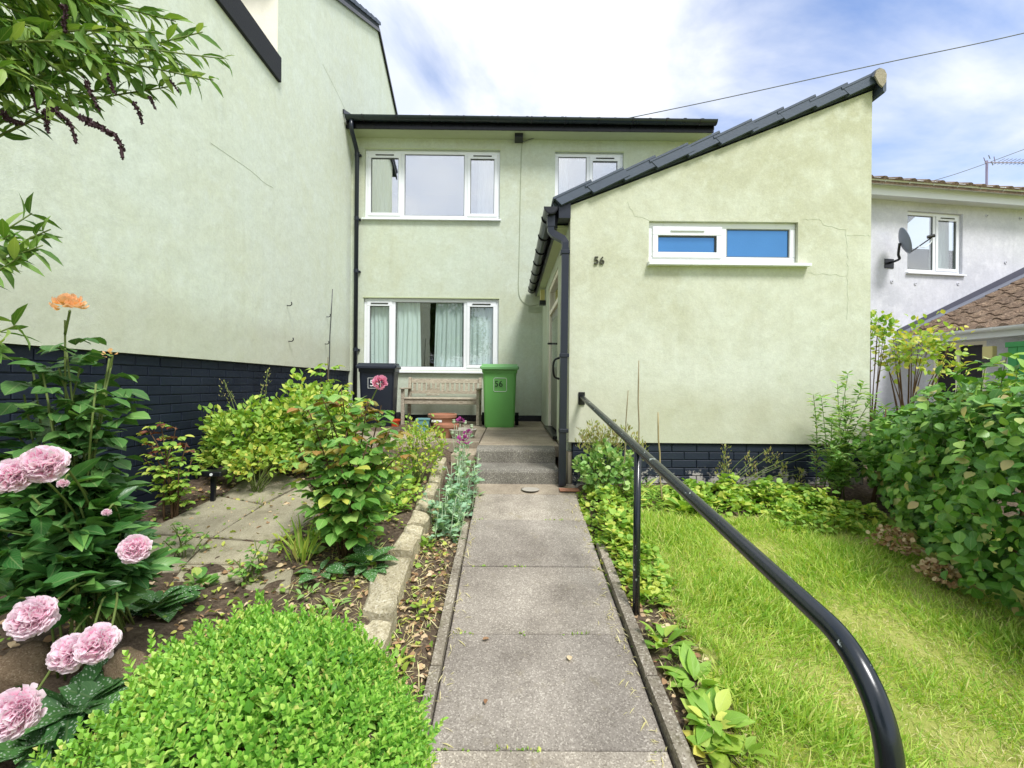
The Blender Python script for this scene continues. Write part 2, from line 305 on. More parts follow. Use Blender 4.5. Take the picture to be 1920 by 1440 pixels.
def wood_mat():
    m, t, b = new_mat('weathered_teak')
    tcn = N(t, 'ShaderNodeNewGeometry')
    mp = N(t, 'ShaderNodeMapping'); mp.inputs['Scale'].default_value = (14, 40, 40); t.links.new(tcn.outputs['Position'], mp.inputs[0])
    nz = tnoise(t, mp.outputs[0], 1.4, 7, 0.65, 0.4); oi = N(t, 'ShaderNodeObjectInfo')
    c = ramp(t, nz.outputs['Fac'], [(0.3, rgb(134, 123, 106)), (0.6, rgb(188, 180, 162)), (0.85, rgb(216, 210, 194))]).outputs[0]
    c = tmix(t, 1.0, c, ramp(t, oi.outputs['Random'], [(0, (0.88, 0.85, 0.82, 1)), (1, (1.08, 1.07, 1.05, 1))]).outputs[0], 'MULTIPLY')
    t.links.new(c, b.inputs['Base Color']); b.inputs['Roughness'].default_value = 0.85
    bp = N(t, 'ShaderNodeBump'); bp.inputs['Strength'].default_value = 0.4; bp.inputs['Distance'].default_value = 0.003
    t.links.new(nz.outputs['Fac'], bp.inputs['Height']); t.links.new(bp.outputs[0], b.inputs['Normal']); return m
M['wood'] = wood_mat()
def rail_mat():
    m, t, b = new_mat('chipped_black_rail_paint')
    geo = N(t, 'ShaderNodeNewGeometry'); nz = tnoise(t, geo.outputs['Position'], 26, 6, 0.6); n2 = tnoise(t, geo.outputs['Position'], 7, 3)
    mu = N(t, 'ShaderNodeMath', operation='MULTIPLY_ADD'); t.links.new(n2.outputs['Fac'], mu.inputs[0]); mu.inputs[1].default_value = 0.35; t.links.new(nz.outputs['Fac'], mu.inputs[2])
    c = tmix(t, ramp(t, mu.outputs[0], [(0.845, (0, 0, 0, 1)), (0.855, (1, 1, 1, 1))]).outputs[0], rgb(20, 28, 34), rgb(176, 186, 180))
    t.links.new(c, b.inputs['Base Color']); b.inputs['Roughness'].default_value = 0.24; b.inputs['Specular IOR Level'].default_value = 0.6
    bp = N(t, 'ShaderNodeBump'); bp.inputs['Strength'].default_value = 0.15; bp.inputs['Distance'].default_value = 0.003
    t.links.new(nz.outputs['Fac'], bp.inputs['Height']); t.links.new(bp.outputs[0], b.inputs['Normal']); return m
M['rail'] = rail_mat()
def soil_mat():
    m, t, b = new_mat('garden_soil')
    geo = N(t, 'ShaderNodeNewGeometry'); pos = geo.outputs['Position']
    nz = tnoise(t, pos, 38, 9, 0.75); n2 = tnoise(t, pos, 4, 6, 0.6)
    c = ramp(t, nz.outputs['Fac'], [(0.3, rgb(66, 56, 48)), (0.55, rgb(116, 102, 88)), (0.75, rgb(164, 148, 128))]).outputs[0]
    c = tmix(t, 1.0, c, ramp(t, n2.outputs['Fac'], [(0.3, (0.7, 0.7, 0.72, 1)), (0.7, (1.1, 1.08, 1.0, 1))]).outputs[0], 'MULTIPLY')
    # beyond the garden: rough grass
    sp = N(t, 'ShaderNodeSeparateXYZ'); t.links.new(pos, sp.inputs[0])
    ln = N(t, 'ShaderNodeVectorMath', operation='LENGTH'); t.links.new(pos, ln.inputs[0])
    mr = N(t, 'ShaderNodeMapRange'); t.links.new(ln.outputs['Value'], mr.inputs[0]); mr.inputs[1].default_value = 11; mr.inputs[2].default_value = 13
    c = tmix(t, mr.outputs[0], c, rgb(104, 122, 62))
    # thatch under the lawn
    lx = N(t, 'ShaderNodeMapRange'); t.links.new(sp.outputs['X'], lx.inputs[0]); lx.inputs[1].default_value = 0.86; lx.inputs[2].default_value = 0.98
    ly = N(t, 'ShaderNodeMapRange'); t.links.new(sp.outputs['Y'], ly.inputs[0]); ly.inputs[1].default_value = 3.45; ly.inputs[2].default_value = 3.6; ly.inputs[3].default_value = 1; ly.inputs[4].default_value = 0
    mm = N(t, 'ShaderNodeMath', operation='MULTIPLY'); t.links.new(lx.outputs[0], mm.inputs[0]); t.links.new(ly.outputs[0], mm.inputs[1])
    c = tmix(t, mm.outputs[0], c, tmix(t, n2.outputs['Fac'], rgb(146, 168, 66), rgb(196, 190, 118)))
    t.links.new(c, b.inputs['Base Color']); b.inputs['Roughness'].default_value = 0.97; b.inputs['Specular IOR Level'].default_value = 0.1
    bp = N(t, 'ShaderNodeBump'); bp.inputs['Strength'].default_value = 1.0; bp.inputs['Distance'].default_value = 0.02
    t.links.new(nz.outputs['Fac'], bp.inputs['Height']); t.links.new(bp.outputs[0], b.inputs['Normal']); return m
M['soil'] = soil_mat()
# leaves
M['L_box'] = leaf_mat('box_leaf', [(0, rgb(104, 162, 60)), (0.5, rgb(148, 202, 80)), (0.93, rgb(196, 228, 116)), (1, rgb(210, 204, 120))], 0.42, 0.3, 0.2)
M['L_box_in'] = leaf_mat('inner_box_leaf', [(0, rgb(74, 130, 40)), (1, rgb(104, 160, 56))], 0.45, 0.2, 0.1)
M['L_rose'] = leaf_mat('rose_leaf', [(0, rgb(84, 140, 58)), (0.55, rgb(122, 174, 80)), (0.88, rgb(168, 200, 108)), (1, rgb(206, 200, 84))], 0.38, 0.25, 0.6)
M['L_rose_dark'] = leaf_mat('dark_rose_leaf', [(0, rgb(56, 100, 48)), (0.7, rgb(82, 128, 64)), (1, rgb(112, 156, 80))], 0.42, 0.2, 0.4)
M['L_rose_red'] = leaf_mat('bronze_red_leaf', [(0, rgb(96, 40, 40)), (0.6, rgb(134, 72, 58)), (1, rgb(156, 112, 70))], 0.4, 0.25, 0.3)
M['L_bronze'] = leaf_mat('bronze_young_leaf', [(0, rgb(176, 128, 74)), (1, rgb(158, 158, 80))], 0.38, 0.3, 0.4)
M['L_light'] = leaf_mat('fresh_green_leaf', [(0, rgb(116, 164, 62)), (0.6, rgb(164, 200, 88)), (1, rgb(212, 216, 104))], 0.5, 0.32, 0.3)
M['L_yellow'] = leaf_mat('yellow_green_leaf', [(0, rgb(130, 174, 68)), (0.6, rgb(176, 200, 86)), (1, rgb(222, 210, 104))], 0.5, 0.35, 0.25)
M['L_peony'] = leaf_mat('peony_leaf', [(0, rgb(52, 100, 48)), (0.7, rgb(78, 134, 64)), (1, rgb(116, 164, 80))], 0.33, 0.18, 0.35, spec=0.5)
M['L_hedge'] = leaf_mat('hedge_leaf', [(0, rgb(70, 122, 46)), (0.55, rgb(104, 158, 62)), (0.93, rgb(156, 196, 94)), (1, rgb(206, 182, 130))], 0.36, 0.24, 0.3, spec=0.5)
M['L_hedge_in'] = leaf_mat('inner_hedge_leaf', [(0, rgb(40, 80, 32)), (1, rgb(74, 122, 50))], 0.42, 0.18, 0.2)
M['L_dead'] = leaf_mat('dry_leaf', [(0, rgb(142, 104, 76)), (0.5, rgb(188, 156, 118)), (1, rgb(226, 206, 170))], 0.9, 0.15, 0.2)
M['L_lung'] = leaf_mat('lungwort_leaf', [(0, rgb(58, 106, 54)), (1, rgb(88, 136, 72))], 0.55, 0.16, 0.2, spots=rgb(196, 212, 190))
M['L_poppy'] = leaf_mat('glaucous_poppy_leaf', [(0, rgb(122, 168, 128)), (0.6, rgb(162, 198, 166)), (1, rgb(176, 208, 142))], 0.6, 0.2, 0.4)
M['L_buddleia'] = leaf_mat('buddleia_leaf', [(0, rgb(60, 98, 38)), (0.5, rgb(100, 142, 56)), (1, rgb(156, 182, 98))], 0.5, 0.3, 0.35)
M['L_herb'] = leaf_mat('grey_green_herb_leaf', [(0, rgb(118, 166, 88)), (0.6, rgb(156, 196, 116)), (1, rgb(192, 208, 134))], 0.5, 0.3, 0.2)
M['L_seed'] = leaf_mat('green_seed_pod', [(0, rgb(140, 152, 76)), (0.6, rgb(178, 180, 108)), (1, rgb(172, 146, 108))], 0.7, 0.2, 0.1)
M['L_grass'] = leaf_mat('grass_blade', [(0, rgb(132, 180, 62)), (0.55, rgb(178, 206, 88)), (0.88, rgb(212, 226, 124)), (1, rgb(226, 216, 150))], 0.5, 0.38, 0.0)
M['L_straw'] = leaf_mat('dry_grass_blade', [(0, rgb(206, 198, 130)), (1, rgb(234, 226, 178))], 0.8, 0.3, 0.0)
M['L_tree'] = leaf_mat('tree_leaf', [(0, rgb(40, 66, 30)), (1, rgb(78, 104, 48))], 0.6, 0.2, 0.0)
def petal_mat(name, inner, outer):
    m, t, b = new_mat(name)
    uv = N(t, 'ShaderNodeTexCoord'); sp = N(t, 'ShaderNodeSeparateXYZ'); t.links.new(uv.outputs['UV'], sp.inputs[0])
    at = N(t, 'ShaderNodeAttribute', attribute_name='pick')
    ad = N(t, 'ShaderNodeMath', operation='MULTIPLY_ADD'); t.links.new(at.outputs['Fac'], ad.inputs[0]); ad.inputs[1].default_value = 0.35; t.links.new(sp.outputs['Y'], ad.inputs[2])
    c = ramp(t, ad.outputs[0], [(0.15, inner), (0.95, outer)]).outputs[0]
    t.links.new(c, b.inputs['Base Color']); b.inputs['Roughness'].default_value = 0.6; b.inputs['Specular IOR Level'].default_value = 0.2
    tr = N(t, 'ShaderNodeBsdfTranslucent'); t.links.new(c, tr.inputs['Color'])
    ms = N(t, 'ShaderNodeMixShader'); ms.inputs[0].default_value = 0.42; o = t.nodes['Material Output']
    t.links.new(b.outputs[0], ms.inputs[1]); t.links.new(tr.outputs[0], ms.inputs[2]); t.links.new(ms.outputs[0], o.inputs['Surface']); return m
M['peony_petal'] = petal_mat('peony_petal', rgb(250, 164, 202), rgb(255, 240, 246))
M['rose_petal'] = petal_mat('pink_rose_petal', rgb(224, 110, 150), rgb(244, 178, 204))
M['orange_petal'] = petal_mat('orange_rose_petal', rgb(252, 196, 90), rgb(252, 206, 160))
M['poppy_petal'] = petal_mat('purple_poppy_petal', rgb(120, 30, 96), rgb(200, 96, 172))
M['bark'] = simple('brown_stem_bark', rgb(92, 72, 52), 0.9, 0.2, var=0.25, scale=40, bump=0.4)
M['stem'] = simple('green_stem', rgb(104, 120, 62), 0.6, 0.3, var=0.2, scale=30)
M['dry_stem'] = simple('dry_stem', rgb(162, 146, 108), 0.85, 0.2, var=0.2, scale=30)
M['seedhead'] = simple('dark_seed_head', rgb(70, 52, 58), 0.9, 0.1, var=0.4, scale=90, bump=0.8)
M['pod'] = simple('pale_poppy_pod', rgb(176, 192, 160), 0.6, 0.3)
M['moss'] = simple('green_moss', rgb(120, 136, 52), 0.95, 0.1, var=0.3, scale=60, bump=0.8)

# ------------------------------------------------------------------ helpers: meshes and objects
class MB:
    def __init__(s): s.v = []; s.f = []
    def add(s, V, F):
        o = len(s.v); s.v += [tuple(map(float, p)) for p in V]; s.f += [tuple(i+o for i in q) for q in F]; return s
    def box(s, x0, x1, y0, y1, z0, z1, c=0.0):
        """box, edges chamfered by c"""
        if c <= 0:
            V = [(x, y, z) for x in (x0, x1) for y in (y0, y1) for z in (z0, z1)]
            return s.add(V, [(0, 1, 3, 2), (4, 6, 7, 5), (0, 4, 5, 1), (2, 3, 7, 6), (0, 2, 6, 4), (1, 5, 7, 3)])
        bm = bmesh.new(); bmesh.ops.create_cube(bm, size=1)
        for v in bm.verts: v.co = ((x0+x1)/2+v.co.x*(x1-x0), (y0+y1)/2+v.co.y*(y1-y0), (z0+z1)/2+v.co.z*(z1-z0))
        bmesh.ops.bevel(bm, geom=bm.edges[:], offset=c, segments=1, affect='EDGES')
        bm.verts.index_update(); s.add([v.co for v in bm.verts], [[v.index for v in f.verts] for f in bm.faces]); bm.free(); return s
    def prism(s, poly, axis, a, b):
        """poly: 2D points; extruded along axis from a to b"""
        n = len(poly)
        def P(p, d): return {'x': (d, p[0], p[1]), 'y': (p[0], d, p[1]), 'z': (p[0], p[1], d)}[axis]
        V = [P(p, a) for p in poly]+[P(p, b) for p in poly]
        F = [tuple(range(n))[::-1], tuple(range(n, 2*n))]+[(i, (i+1) % n, n+(i+1) % n, n+i) for i in range(n)]
        return s.add(V, F)
    def tube(s, pts, r, n=8, caps=True, sq=None):
        V, F = tube_geo(pts, r, n, caps, sq); return s.add(V, F)
    def lathe(s, prof, cx, cy, z0=0.0, n=24):
        V = []; F = []
        for (r, z) in prof:
            for i in range(n):
                a = 2*math.pi*i/n; V.append((cx+r*math.cos(a), cy+r*math.sin(a), z0+z))
        for k in range(len(prof)-1):
            for i in range(n): F.append((k*n+i, k*n+(i+1) % n, (k+1)*n+(i+1) % n, (k+1)*n+i))
        F.append(tuple(range(n))[::-1]); F.append(tuple(range((len(prof)-1)*n, len(prof)*n)))
        return s.add(V, F)
    def mesh(s, name, mat, smooth=False):
        me = bpy.data.meshes.new(name); me.from_pydata(s.v, [], s.f); me.update()
        bm = bmesh.new(); bm.from_mesh(me); bmesh.ops.recalc_face_normals(bm, faces=bm.faces[:]); bm.to_mesh(me); bm.free()
        if smooth: me.shade_smooth() if hasattr(me, 'shade_smooth') else None
        if mat is not None: me.materials.append(M[mat] if isinstance(mat, str) else mat)
        return me
def tube_geo(pts, r, n=8, caps=True, sq=None):
    P = np.asarray(pts, float); k = len(P); R_ = np.full(k, r, float) if np.isscalar(r) else np.asarray(r, float)
    T = np.gradient(P, axis=0); T /= np.linalg.norm(T, axis=1)[:, None]+1e-12
    ref = np.array([0, 0, 1.0]) if abs(T[0][2]) < 0.9 else np.array([0, 1.0, 0])
    a = np.cross(ref, T[0]); a /= np.linalg.norm(a); V = []
    ang = np.arange(n)*2*math.pi/n + (math.pi/4 if n == 4 else 0)
    for i in range(k):
        a = a-T[i]*(a@T[i]); a /= np.linalg.norm(a)+1e-12; b = np.cross(T[i], a)
        for t in ang: V.append(P[i]+R_[i]*(math.cos(t)*a+math.sin(t)*b))
    F = [(i*n+j, i*n+(j+1) % n, (i+1)*n+(j+1) % n, (i+1)*n+j) for i in range(k-1) for j in range(n)]
    if caps: F += [tuple(range(n))[::-1], tuple(range((k-1)*n, k*n))]
    return V, F
def smooth_path(pts, n=6):
    """Catmull-Rom through the points"""
    P = [np.asarray(p, float) for p in pts]; P = [2*P[0]-P[1]]+P+[2*P[-1]-P[-2]]; o = []
    for i in range(1, len(P)-2):
        for j in range(n):
            t = j/n; o.append(0.5*(2*P[i]+(P[i+1]-P[i-1])*t+(2*P[i-1]-5*P[i]+4*P[i+1]-P[i+2])*t*t+(3*P[i]-P[i-1]-3*P[i+1]+P[i+2])*t**3))
    o.append(P[-2]); return np.array(o)
def link(name, me, parent=None, loc=None):
    o = bpy.data.objects.new(name, me); COL.objects.link(o)
    if parent is not None: o.parent = parent
    if loc is not None: o.location = loc
    return o
def obj(name, mb, mat, parent=None, smooth=False, loc=None):
    return link(name, mb.mesh(name, mat, smooth), parent, loc)
def tag(o, label, cat, group=None):
    o['label'] = label; o['category'] = cat
    if group: o['group'] = group
    return o
def thing(name, label, cat, loc=(0, 0, 0), rz=0.0, group=None):
    o = bpy.data.objects.new(name, None); COL.objects.link(o); o.location = loc; o.rotation_euler = (0, 0, rz); o.empty_display_size = 0.1
    return tag(o, label, cat, group)
def struct(name, me): o = link(name, me); o['kind'] = 'structure'; return o
def text_mesh(txt, size, depth, mat, shear=0.0):
    cu = bpy.data.curves.new('digits', 'FONT'); cu.body = txt; cu.size = size; cu.extrude = depth; cu.align_x = 'CENTER'; cu.align_y = 'CENTER'; cu.shear = shear; cu.offset = 0.0
    o = bpy.data.objects.new('digits', cu); COL.objects.link(o); bpy.context.view_layer.update()
    me = bpy.data.meshes.new_from_object(o.evaluated_get(bpy.context.evaluated_depsgraph_get())); bpy.data.objects.remove(o)
    me.materials.clear(); me.materials.append(M[mat]); return me
FRONT = (math.pi/2, 0, 0)

def wall_panel(mp, u0, u1, v0, v1, holes, depth, top=None):
    """wall sheet with openings: mp(u, v, d) -> xyz, d runs into the wall; top(u) gives a sloping top edge"""
    mb = MB(); us = sorted({u0, u1, *[h[0] for h in holes], *[h[1] for h in holes]}); vs_ = sorted({v0, v1, *[h[2] for h in holes], *[h[3] for h in holes]})
    def vt(u, v): return top(u) if (top and v == v1) else v
    for i in range(len(us)-1):
        for j in range(len(vs_)-1):
            cu, cv = (us[i]+us[i+1])/2, (vs_[j]+vs_[j+1])/2
            if any(h[0] < cu < h[1] and h[2] < cv < h[3] for h in holes): continue
            a, b, c, d = us[i], us[i+1], vs_[j], vs_[j+1]
            for dd in (0, depth):
                mb.add([mp(a, vt(a, c), dd), mp(b, vt(b, c), dd), mp(b, vt(b, d), dd), mp(a, vt(a, d), dd)], [(0, 1, 2, 3)])
    for h in holes:
        q = [(h[0], h[2]), (h[1], h[2]), (h[1], h[3]), (h[0], h[3])]
        for k in range(4):
            (a, c), (b, d) = q[k], q[(k+1) % 4]
            mb.add([mp(a, c, 0), mp(b, d, 0), mp(b, d, depth), mp(a, c, depth)], [(0, 1, 2, 3)])
    q = [(u0, v0), (u1, v0), (u1, v1), (u0, v1)]
    for k in range(4):
        (a, c), (b, d) = q[k], q[(k+1) % 4]
        mb.add([mp(a, vt(a, c), 0), mp(b, vt(b, d), 0), mp(b, vt(b, d), depth), mp(a, vt(a, c), depth)], [(0, 1, 2, 3)])
    return mb
def window(parent, x0, x1, z0, z1, y, splits, vents, glass, sill_over=(0.03, 0.03), lights=None, sill=True, fw=0.06):
    """outer frame facing -y at depth y; splits: x of mullions; vents: indices of opening lights with a trickle vent"""
    w = thing('window', '', ''); del w['label']; del w['category']; w.parent = parent
    f = MB(); d0, d1 = y, y+0.07
    f.box(x0, x1, d0, d1, z0, z0+fw, 0.006); f.box(x0, x1, d0, d1, z1-fw, z1, 0.006)
    f.box(x0, x0+fw, d0, d1, z0+fw, z1-fw, 0.006); f.box(x1-fw, x1, d0, d1, z0+fw, z1-fw, 0.006)
    for sx in splits: f.box(sx-fw*0.55, sx+fw*0.55, d0, d1, z0+fw, z1-fw, 0.006)
    obj('frame', f, 'upvc', w)
    edges = [x0+fw]+[e for sx in splits for e in (sx-fw*0.55, sx+fw*0.55)]+[x1-fw]
    for i in range(len(splits)+1):
        a, b = edges[2*i], edges[2*i+1]; c, d = z0+fw, z1-fw
        if i in vents:
            s = MB(); e = 0.052; a2, b2, c2, d2 = a-0.012, b+0.012, c-0.012, d+0.012
            top = 0.085
            s.box(a2, b2, d0-0.014, d0-0.001, c2, c2+e, 0.005); s.box(a2, b2, d0-0.014, d0-0.001, d2-top, d2, 0.005)
            s.box(a2, a2+e, d0-0.014, d0-0.001, c2+e, d2-top, 0.004); s.box(b2-e, b2, d0-0.014, d0-0.001, c2+e, d2-top, 0.004)
            # inner faces of the opening light
            obj('opening_frame', s, 'upvc', w)
            v = MB(); cx = (a+b)/2; hw = min(0.16, (b-a)*0.36); v.box(cx-hw, cx+hw, d0-0.026, d0-0.0145, d2-0.047, d2-0.031, 0.003); obj('trickle_vent', v, 'rubber' if glass != 'obscure' else 'upvc_old', w)
            a, b, c, d = a2+e, b2-e, c2+e, d2-top
        g = MB(); g.box(a-0.005, b+0.005, d0+0.018, d0+0.024, c-0.005, d+0.005); obj('pane', g, glass, w)
        gk = MB()
        for bx in ((a, b, c, c+0.008), (a, b, d-0.008, d), (a, a+0.008, c+0.008, d-0.008), (b-0.008, b, c+0.008, d-0.008)): gk.box(bx[0], bx[1], d0+0.008, d0+0.0175, bx[2], bx[3])
        obj('glazing_seal', gk, 'cable', w)
    if sill:
        s = MB(); s.prism([(y-0.10, z0-0.045), (y-0.10, z0-0.02), (y+0.03, z0-0.001), (y+0.03, z0-0.045)], 'x', x0-sill_over[0], x1+sill_over[1])
        obj('sill', s, 'upvc', w)
    return w
def curtain(label, x0, x1, z0, z1, y, mat, folds, amp=0.03, taper=0.0, group=None, seed=0):
    r = np.random.default_rng(seed); nu, nv = folds*10, 12; V = []; F = []; ph = r.uniform(0, 6, 3)
    for j in range(nv+1):
        v = j/nv
        for i in range(nu+1):
            u = i/nu; x = x0+(x1-x0)*u; x += taper*(1-v)*(u-0.5)
            yy = y+amp*(0.35+0.65*(1-v))*math.sin(2*math.pi*folds*u+ph[0]+0.5*math.sin(3*v+ph[1]))+amp*0.5*math.sin(2*math.pi*folds*0.37*u+ph[2])
            V.append((x, yy, z0+(z1-z0)*v))
    for j in range(nv):
        for i in range(nu): a = j*(nu+1)+i; F.append((a, a+1, a+nu+2, a+nu+1))
    k = len(V); V += [(x, yy+0.004, z) for x, yy, z in V]; F += [tuple(i+k for i in f[::-1]) for f in F]
    mb = MB().add(V, F); o = obj('curtain', mb, mat, None, True); return tag(o, label, 'curtain', group)

# ------------------------------------------------------------------ ground
def gz(X, Y):
    X = np.asarray(X, float); Y = np.asarray(Y, float)
    z = SLOPE*np.clip(Y, -1.0, 4.3)+0.09*np.clip(Y-4.3, 0, 2.0)
    bed = np.clip((-0.62-X)/0.12, 0, 1)*np.clip((Y-0.2)/0.5, 0, 1)*np.clip((8-Y), 0, 1)
    z = z+0.085*bed*bed*(3-2*bed)
    z = z-0.05*((X > -0.36) & (X < 0.68) & (Y < 4.4) & (Y > -0.8))
    z = z+0.26*np.exp(-((X+1.72)/0.5)**2-((Y-1.68)/0.42)**2)
    far = np.clip((np.abs(X)-9)/10, 0, 1); z = z-0.3*far
    return z
def at_soil(px, py):
    """where the line of sight meets the bed"""
    d = ray(px, py); t = 0.8
    while t < 6:
        p = CAM+d*t
        if p[2] < float(gz(p[0], p[1])): return p
        t += 0.01
    return CAM+d*t
def ground_sheet():
    xs = np.concatenate([-np.geomspace(900, 4.2, 26), np.arange(-4.0, 4.6, 0.06), np.geomspace(4.8, 900, 26)])
    ys = np.concatenate([-np.geomspace(900, 1.2, 26), np.arange(-1.0, 8.2, 0.06), np.geomspace(8.5, 900, 26)])
    X, Y = np.meshgrid(xs, ys); Z = gz(X, Y)
    near = (X > -4) & (X < 4.5) & (Y > -1) & (Y < 8)
    Z = Z+near*(0.012*np.sin(X*23+1.3*np.sin(Y*17))*np.sin(Y*19+X*5)+0.006*rng.standard_normal(X.shape))*(~((X > -0.36) & (X < 0.68)))
    V = np.stack([X, Y, Z], -1).reshape(-1, 3); nx = len(xs); ny = len(ys)
    i, j = np.meshgrid(np.arange(nx-1), np.arange(ny-1)); a = (j*nx+i).ravel()
    F = np.stack([a, a+1, a+nx+1, a+nx], -1)
    me = bpy.data.meshes.new('ground'); me.from_pydata(V.tolist(), [], F.tolist()); me.shade_smooth(); me.materials.append(M['soil']); return me
struct('ground', ground_sheet())

# ------------------------------------------------------------------ path, kerbs, steps, patio
path = struct('path', None)
def slab(parent, name, quad, zf, thick, mat, c=0.006, wob=0.0):
    """paving slab from a 2D outline lying on the slope zf(x, y)"""
    n = len(quad); q = [np.array(p) for p in quad]; cen = sum(q)/n
    top = [cen+(p-cen)*(1-c/np.linalg.norm(p-cen)*1.2) for p in q]
    dz = [random.uniform(-wob, wob) for _ in q]
    V = [(p[0], p[1], zf(p[0], p[1])+e) for p, e in zip(top, dz)]+[(p[0], p[1], zf(p[0], p[1])-c+e) for p, e in zip(q, dz)]+[(p[0], p[1], zf(p[0], p[1])-thick) for p in q]
    F = [tuple(range(n))]+[(i+n, (i+1) % n+n, (i+1) % n, i) for i in range(n)]+[(i+2*n, (i+1) % n+2*n, (i+1) % n+n, i+n) for i in range(n)]+[tuple(range(2*n, 3*n))[::-1]]
    return obj(name, MB().add(V, F), mat, parent)
zp = lambda x, y: SLOPE*y
joints = [-0.75, -0.14, 0.47, 1.055, 1.645, 2.237, 2.825, 3.45, 3.94]
for a, b in zip(joints[:-1], joints[1:]):
    dz = random.uniform(-0.004, 0.004)
    slab(path, 'paving_slab', [(-0.292+random.uniform(-.004, .004), a+0.003), (0.598+random.uniform(-.004, .004), a+0.003), (0.598, b-0.003), (-0.292, b-0.003)], lambda x, y, d=dz: SLOPE*y+d, 0.05, 'path', 0.004)
slab(path, 'concrete_strip', [(-0.31, 3.952), (0.62, 3.952), (0.62, 4.19), (-0.31, 4.19)], lambda x, y: SLOPE*y-0.008, 0.05, 'landing')
k1 = struct('kerb', None)
yy = -0.75
while yy < 3.3:
    L = random.uniform(0.88, 0.93); e = min(yy+L, 3.35)
    w = random.uniform(-.006, .006)
    slab(k1, 'kerb_stone', [(-0.347+w, yy+.004), (-0.300+w, yy+.004), (-0.300, e-.004), (-0.347, e-.004)], lambda x, y: SLOPE*y+0.03, 0.14, 'kerb', 0.008); yy = e
yy = -0.75
while yy < 3.0:
    L = random.uniform(0.86, 0.93); e = min(yy+L, 3.05); b0 = 0.045*max(0, 2.0-yy)*0.6
    slab(k1, 'kerb_stone', [(0.607+b0*0.6, yy+.004), (0.662+b0*0.6, yy+.004), (0.662+0.027*max(0, 2.0-e)*0.6, e-.004), (0.607+0.027*max(0, 2.0-e)*0.6, e-.004)], lambda x, y: SLOPE*y+0.04, 0.15, 'kerb', 0.01); yy = e
st = thing('garden_steps', 'two grey concrete steps up from the path to the landing', 'steps', (0.07, 4.2, 0.69))
def step_mesh(x0, x1, y0, y1, z0, z1, nose):
    pr = [(y0, z0), (y0, z1-nose), (y0+nose*0.3, z1-nose*0.3), (y0+nose, z1), (y1, z1), (y1, z0)]
    return MB().prism(pr, 'x', x0, x1)
for nm, a in (('lower_step', (-0.315, 0.47, 4.18, 4.56, 0.60, 0.822, 0.03)), ('upper_step', (-0.335, 0.475, 4.545, 4.80, 0.64, 0.965, 0.03))):
    o = obj(nm, step_mesh(*a), 'step', st); o.location = (-0.07, -4.2, -0.69)
patio = struct('patio', None)
zt = lambda x, y: 0.962+0.008*(y-4.8)
ys_ = [4.805, 5.55, 6.3, 7.05, 7.69]
for a, b in zip(ys_[:-1], ys_[1:]): slab(patio, 'paving_slab', [(-0.335, a+.004), (0.55, a+.004), (0.55, b-.004), (-0.335, b-.004)], zt, 0.12, 'landing', 0.008)
for a, b in zip([5.15, 5.95, 6.8], [5.95, 6.8, 7.69]):
    for c, d in zip([-2.76, -2.15, -1.54, -0.93], [-2.15, -1.54, -0.93, -0.345]): slab(patio, 'paving_slab', [(c+.004, a+.004), (d-.004, a+.004), (d-.004, b-.004), (c+.004, b-.004)], lambda x, y: zt(x, y)-0.01, 0.12, 'landing', 0.008, 0.004)
obj('patio_base', MB().box(-2.76, -0.35, 5.17, 7.69, 0.5, 0.86), 'mortar', patio)
slab(patio, 'paving_slab', [(-0.62, 4.72), (-0.345, 4.70), (-0.345, 5.13), (-0.60, 5.13)], lambda x, y: 0.88, 0.2, 'landing', 0.01)

# ------------------------------------------------------------------ the house
YF, YP = 7.7, 4.15
house = thing('terraced_house', 'pale green two storey house with projecting porch and black gutters', 'house', (0, 7.7, 0.98))
HB = MB  # parts are written in world coordinates and shifted to the house base
def hpart(name, mb, mat, smooth=False, parent=None):
    o = obj(name, mb, mat, parent or house, smooth)
    if parent is None: o.location = (0, -7.7, -0.98)
    return o
lw = (-2.55, -0.20, 1.855, 3.105); uw = (-2.55, -0.20, 4.50, 5.69); rw = (0.757, 1.95, 4.50, 5.675)
hpart('facade_wall', wall_panel(lambda u, v, d: (u, YF+d, v), -2.80, 3.40, 1.085, 5.885, [lw, uw, rw], 0.14), 'paint')
hpart('base_band', MB().box(-2.80, 0.55, YF-0.012, YF+0.1, 0.9, 1.083), 'black_paint')
hb = MB(); hb.box(-2.765, 3.40, 13.0, 13.2, 0.5, 5.86); hb.box(3.27, 3.40, 7.85, 13.0, 0.5, 5.86); hb.box(-2.765, -2.64, 7.85, 13.0, 0.5, 5.86)
hpart('back_and_side_wall', hb, 'paint')
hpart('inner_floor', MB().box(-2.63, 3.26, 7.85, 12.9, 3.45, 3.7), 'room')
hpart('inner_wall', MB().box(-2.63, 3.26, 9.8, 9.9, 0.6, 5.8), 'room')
hpart('soffit', MB().box(-2.765, 3.38, 7.42, 7.85, 5.886, 5.905), 'soffit')
hpart('fascia', MB().box(-2.765, 3.38, 7.395, 7.419, 5.872, 6.01), 'black_paint')
hr = MB(); hr.prism([(7.42, 6.01), (10.45, 7.12), (13.5, 6.01), (13.5, 5.93), (10.45, 7.02), (7.42, 5.93)], 'x', -2.76, 3.40); hpart('roof', hr, 'dark_tile')
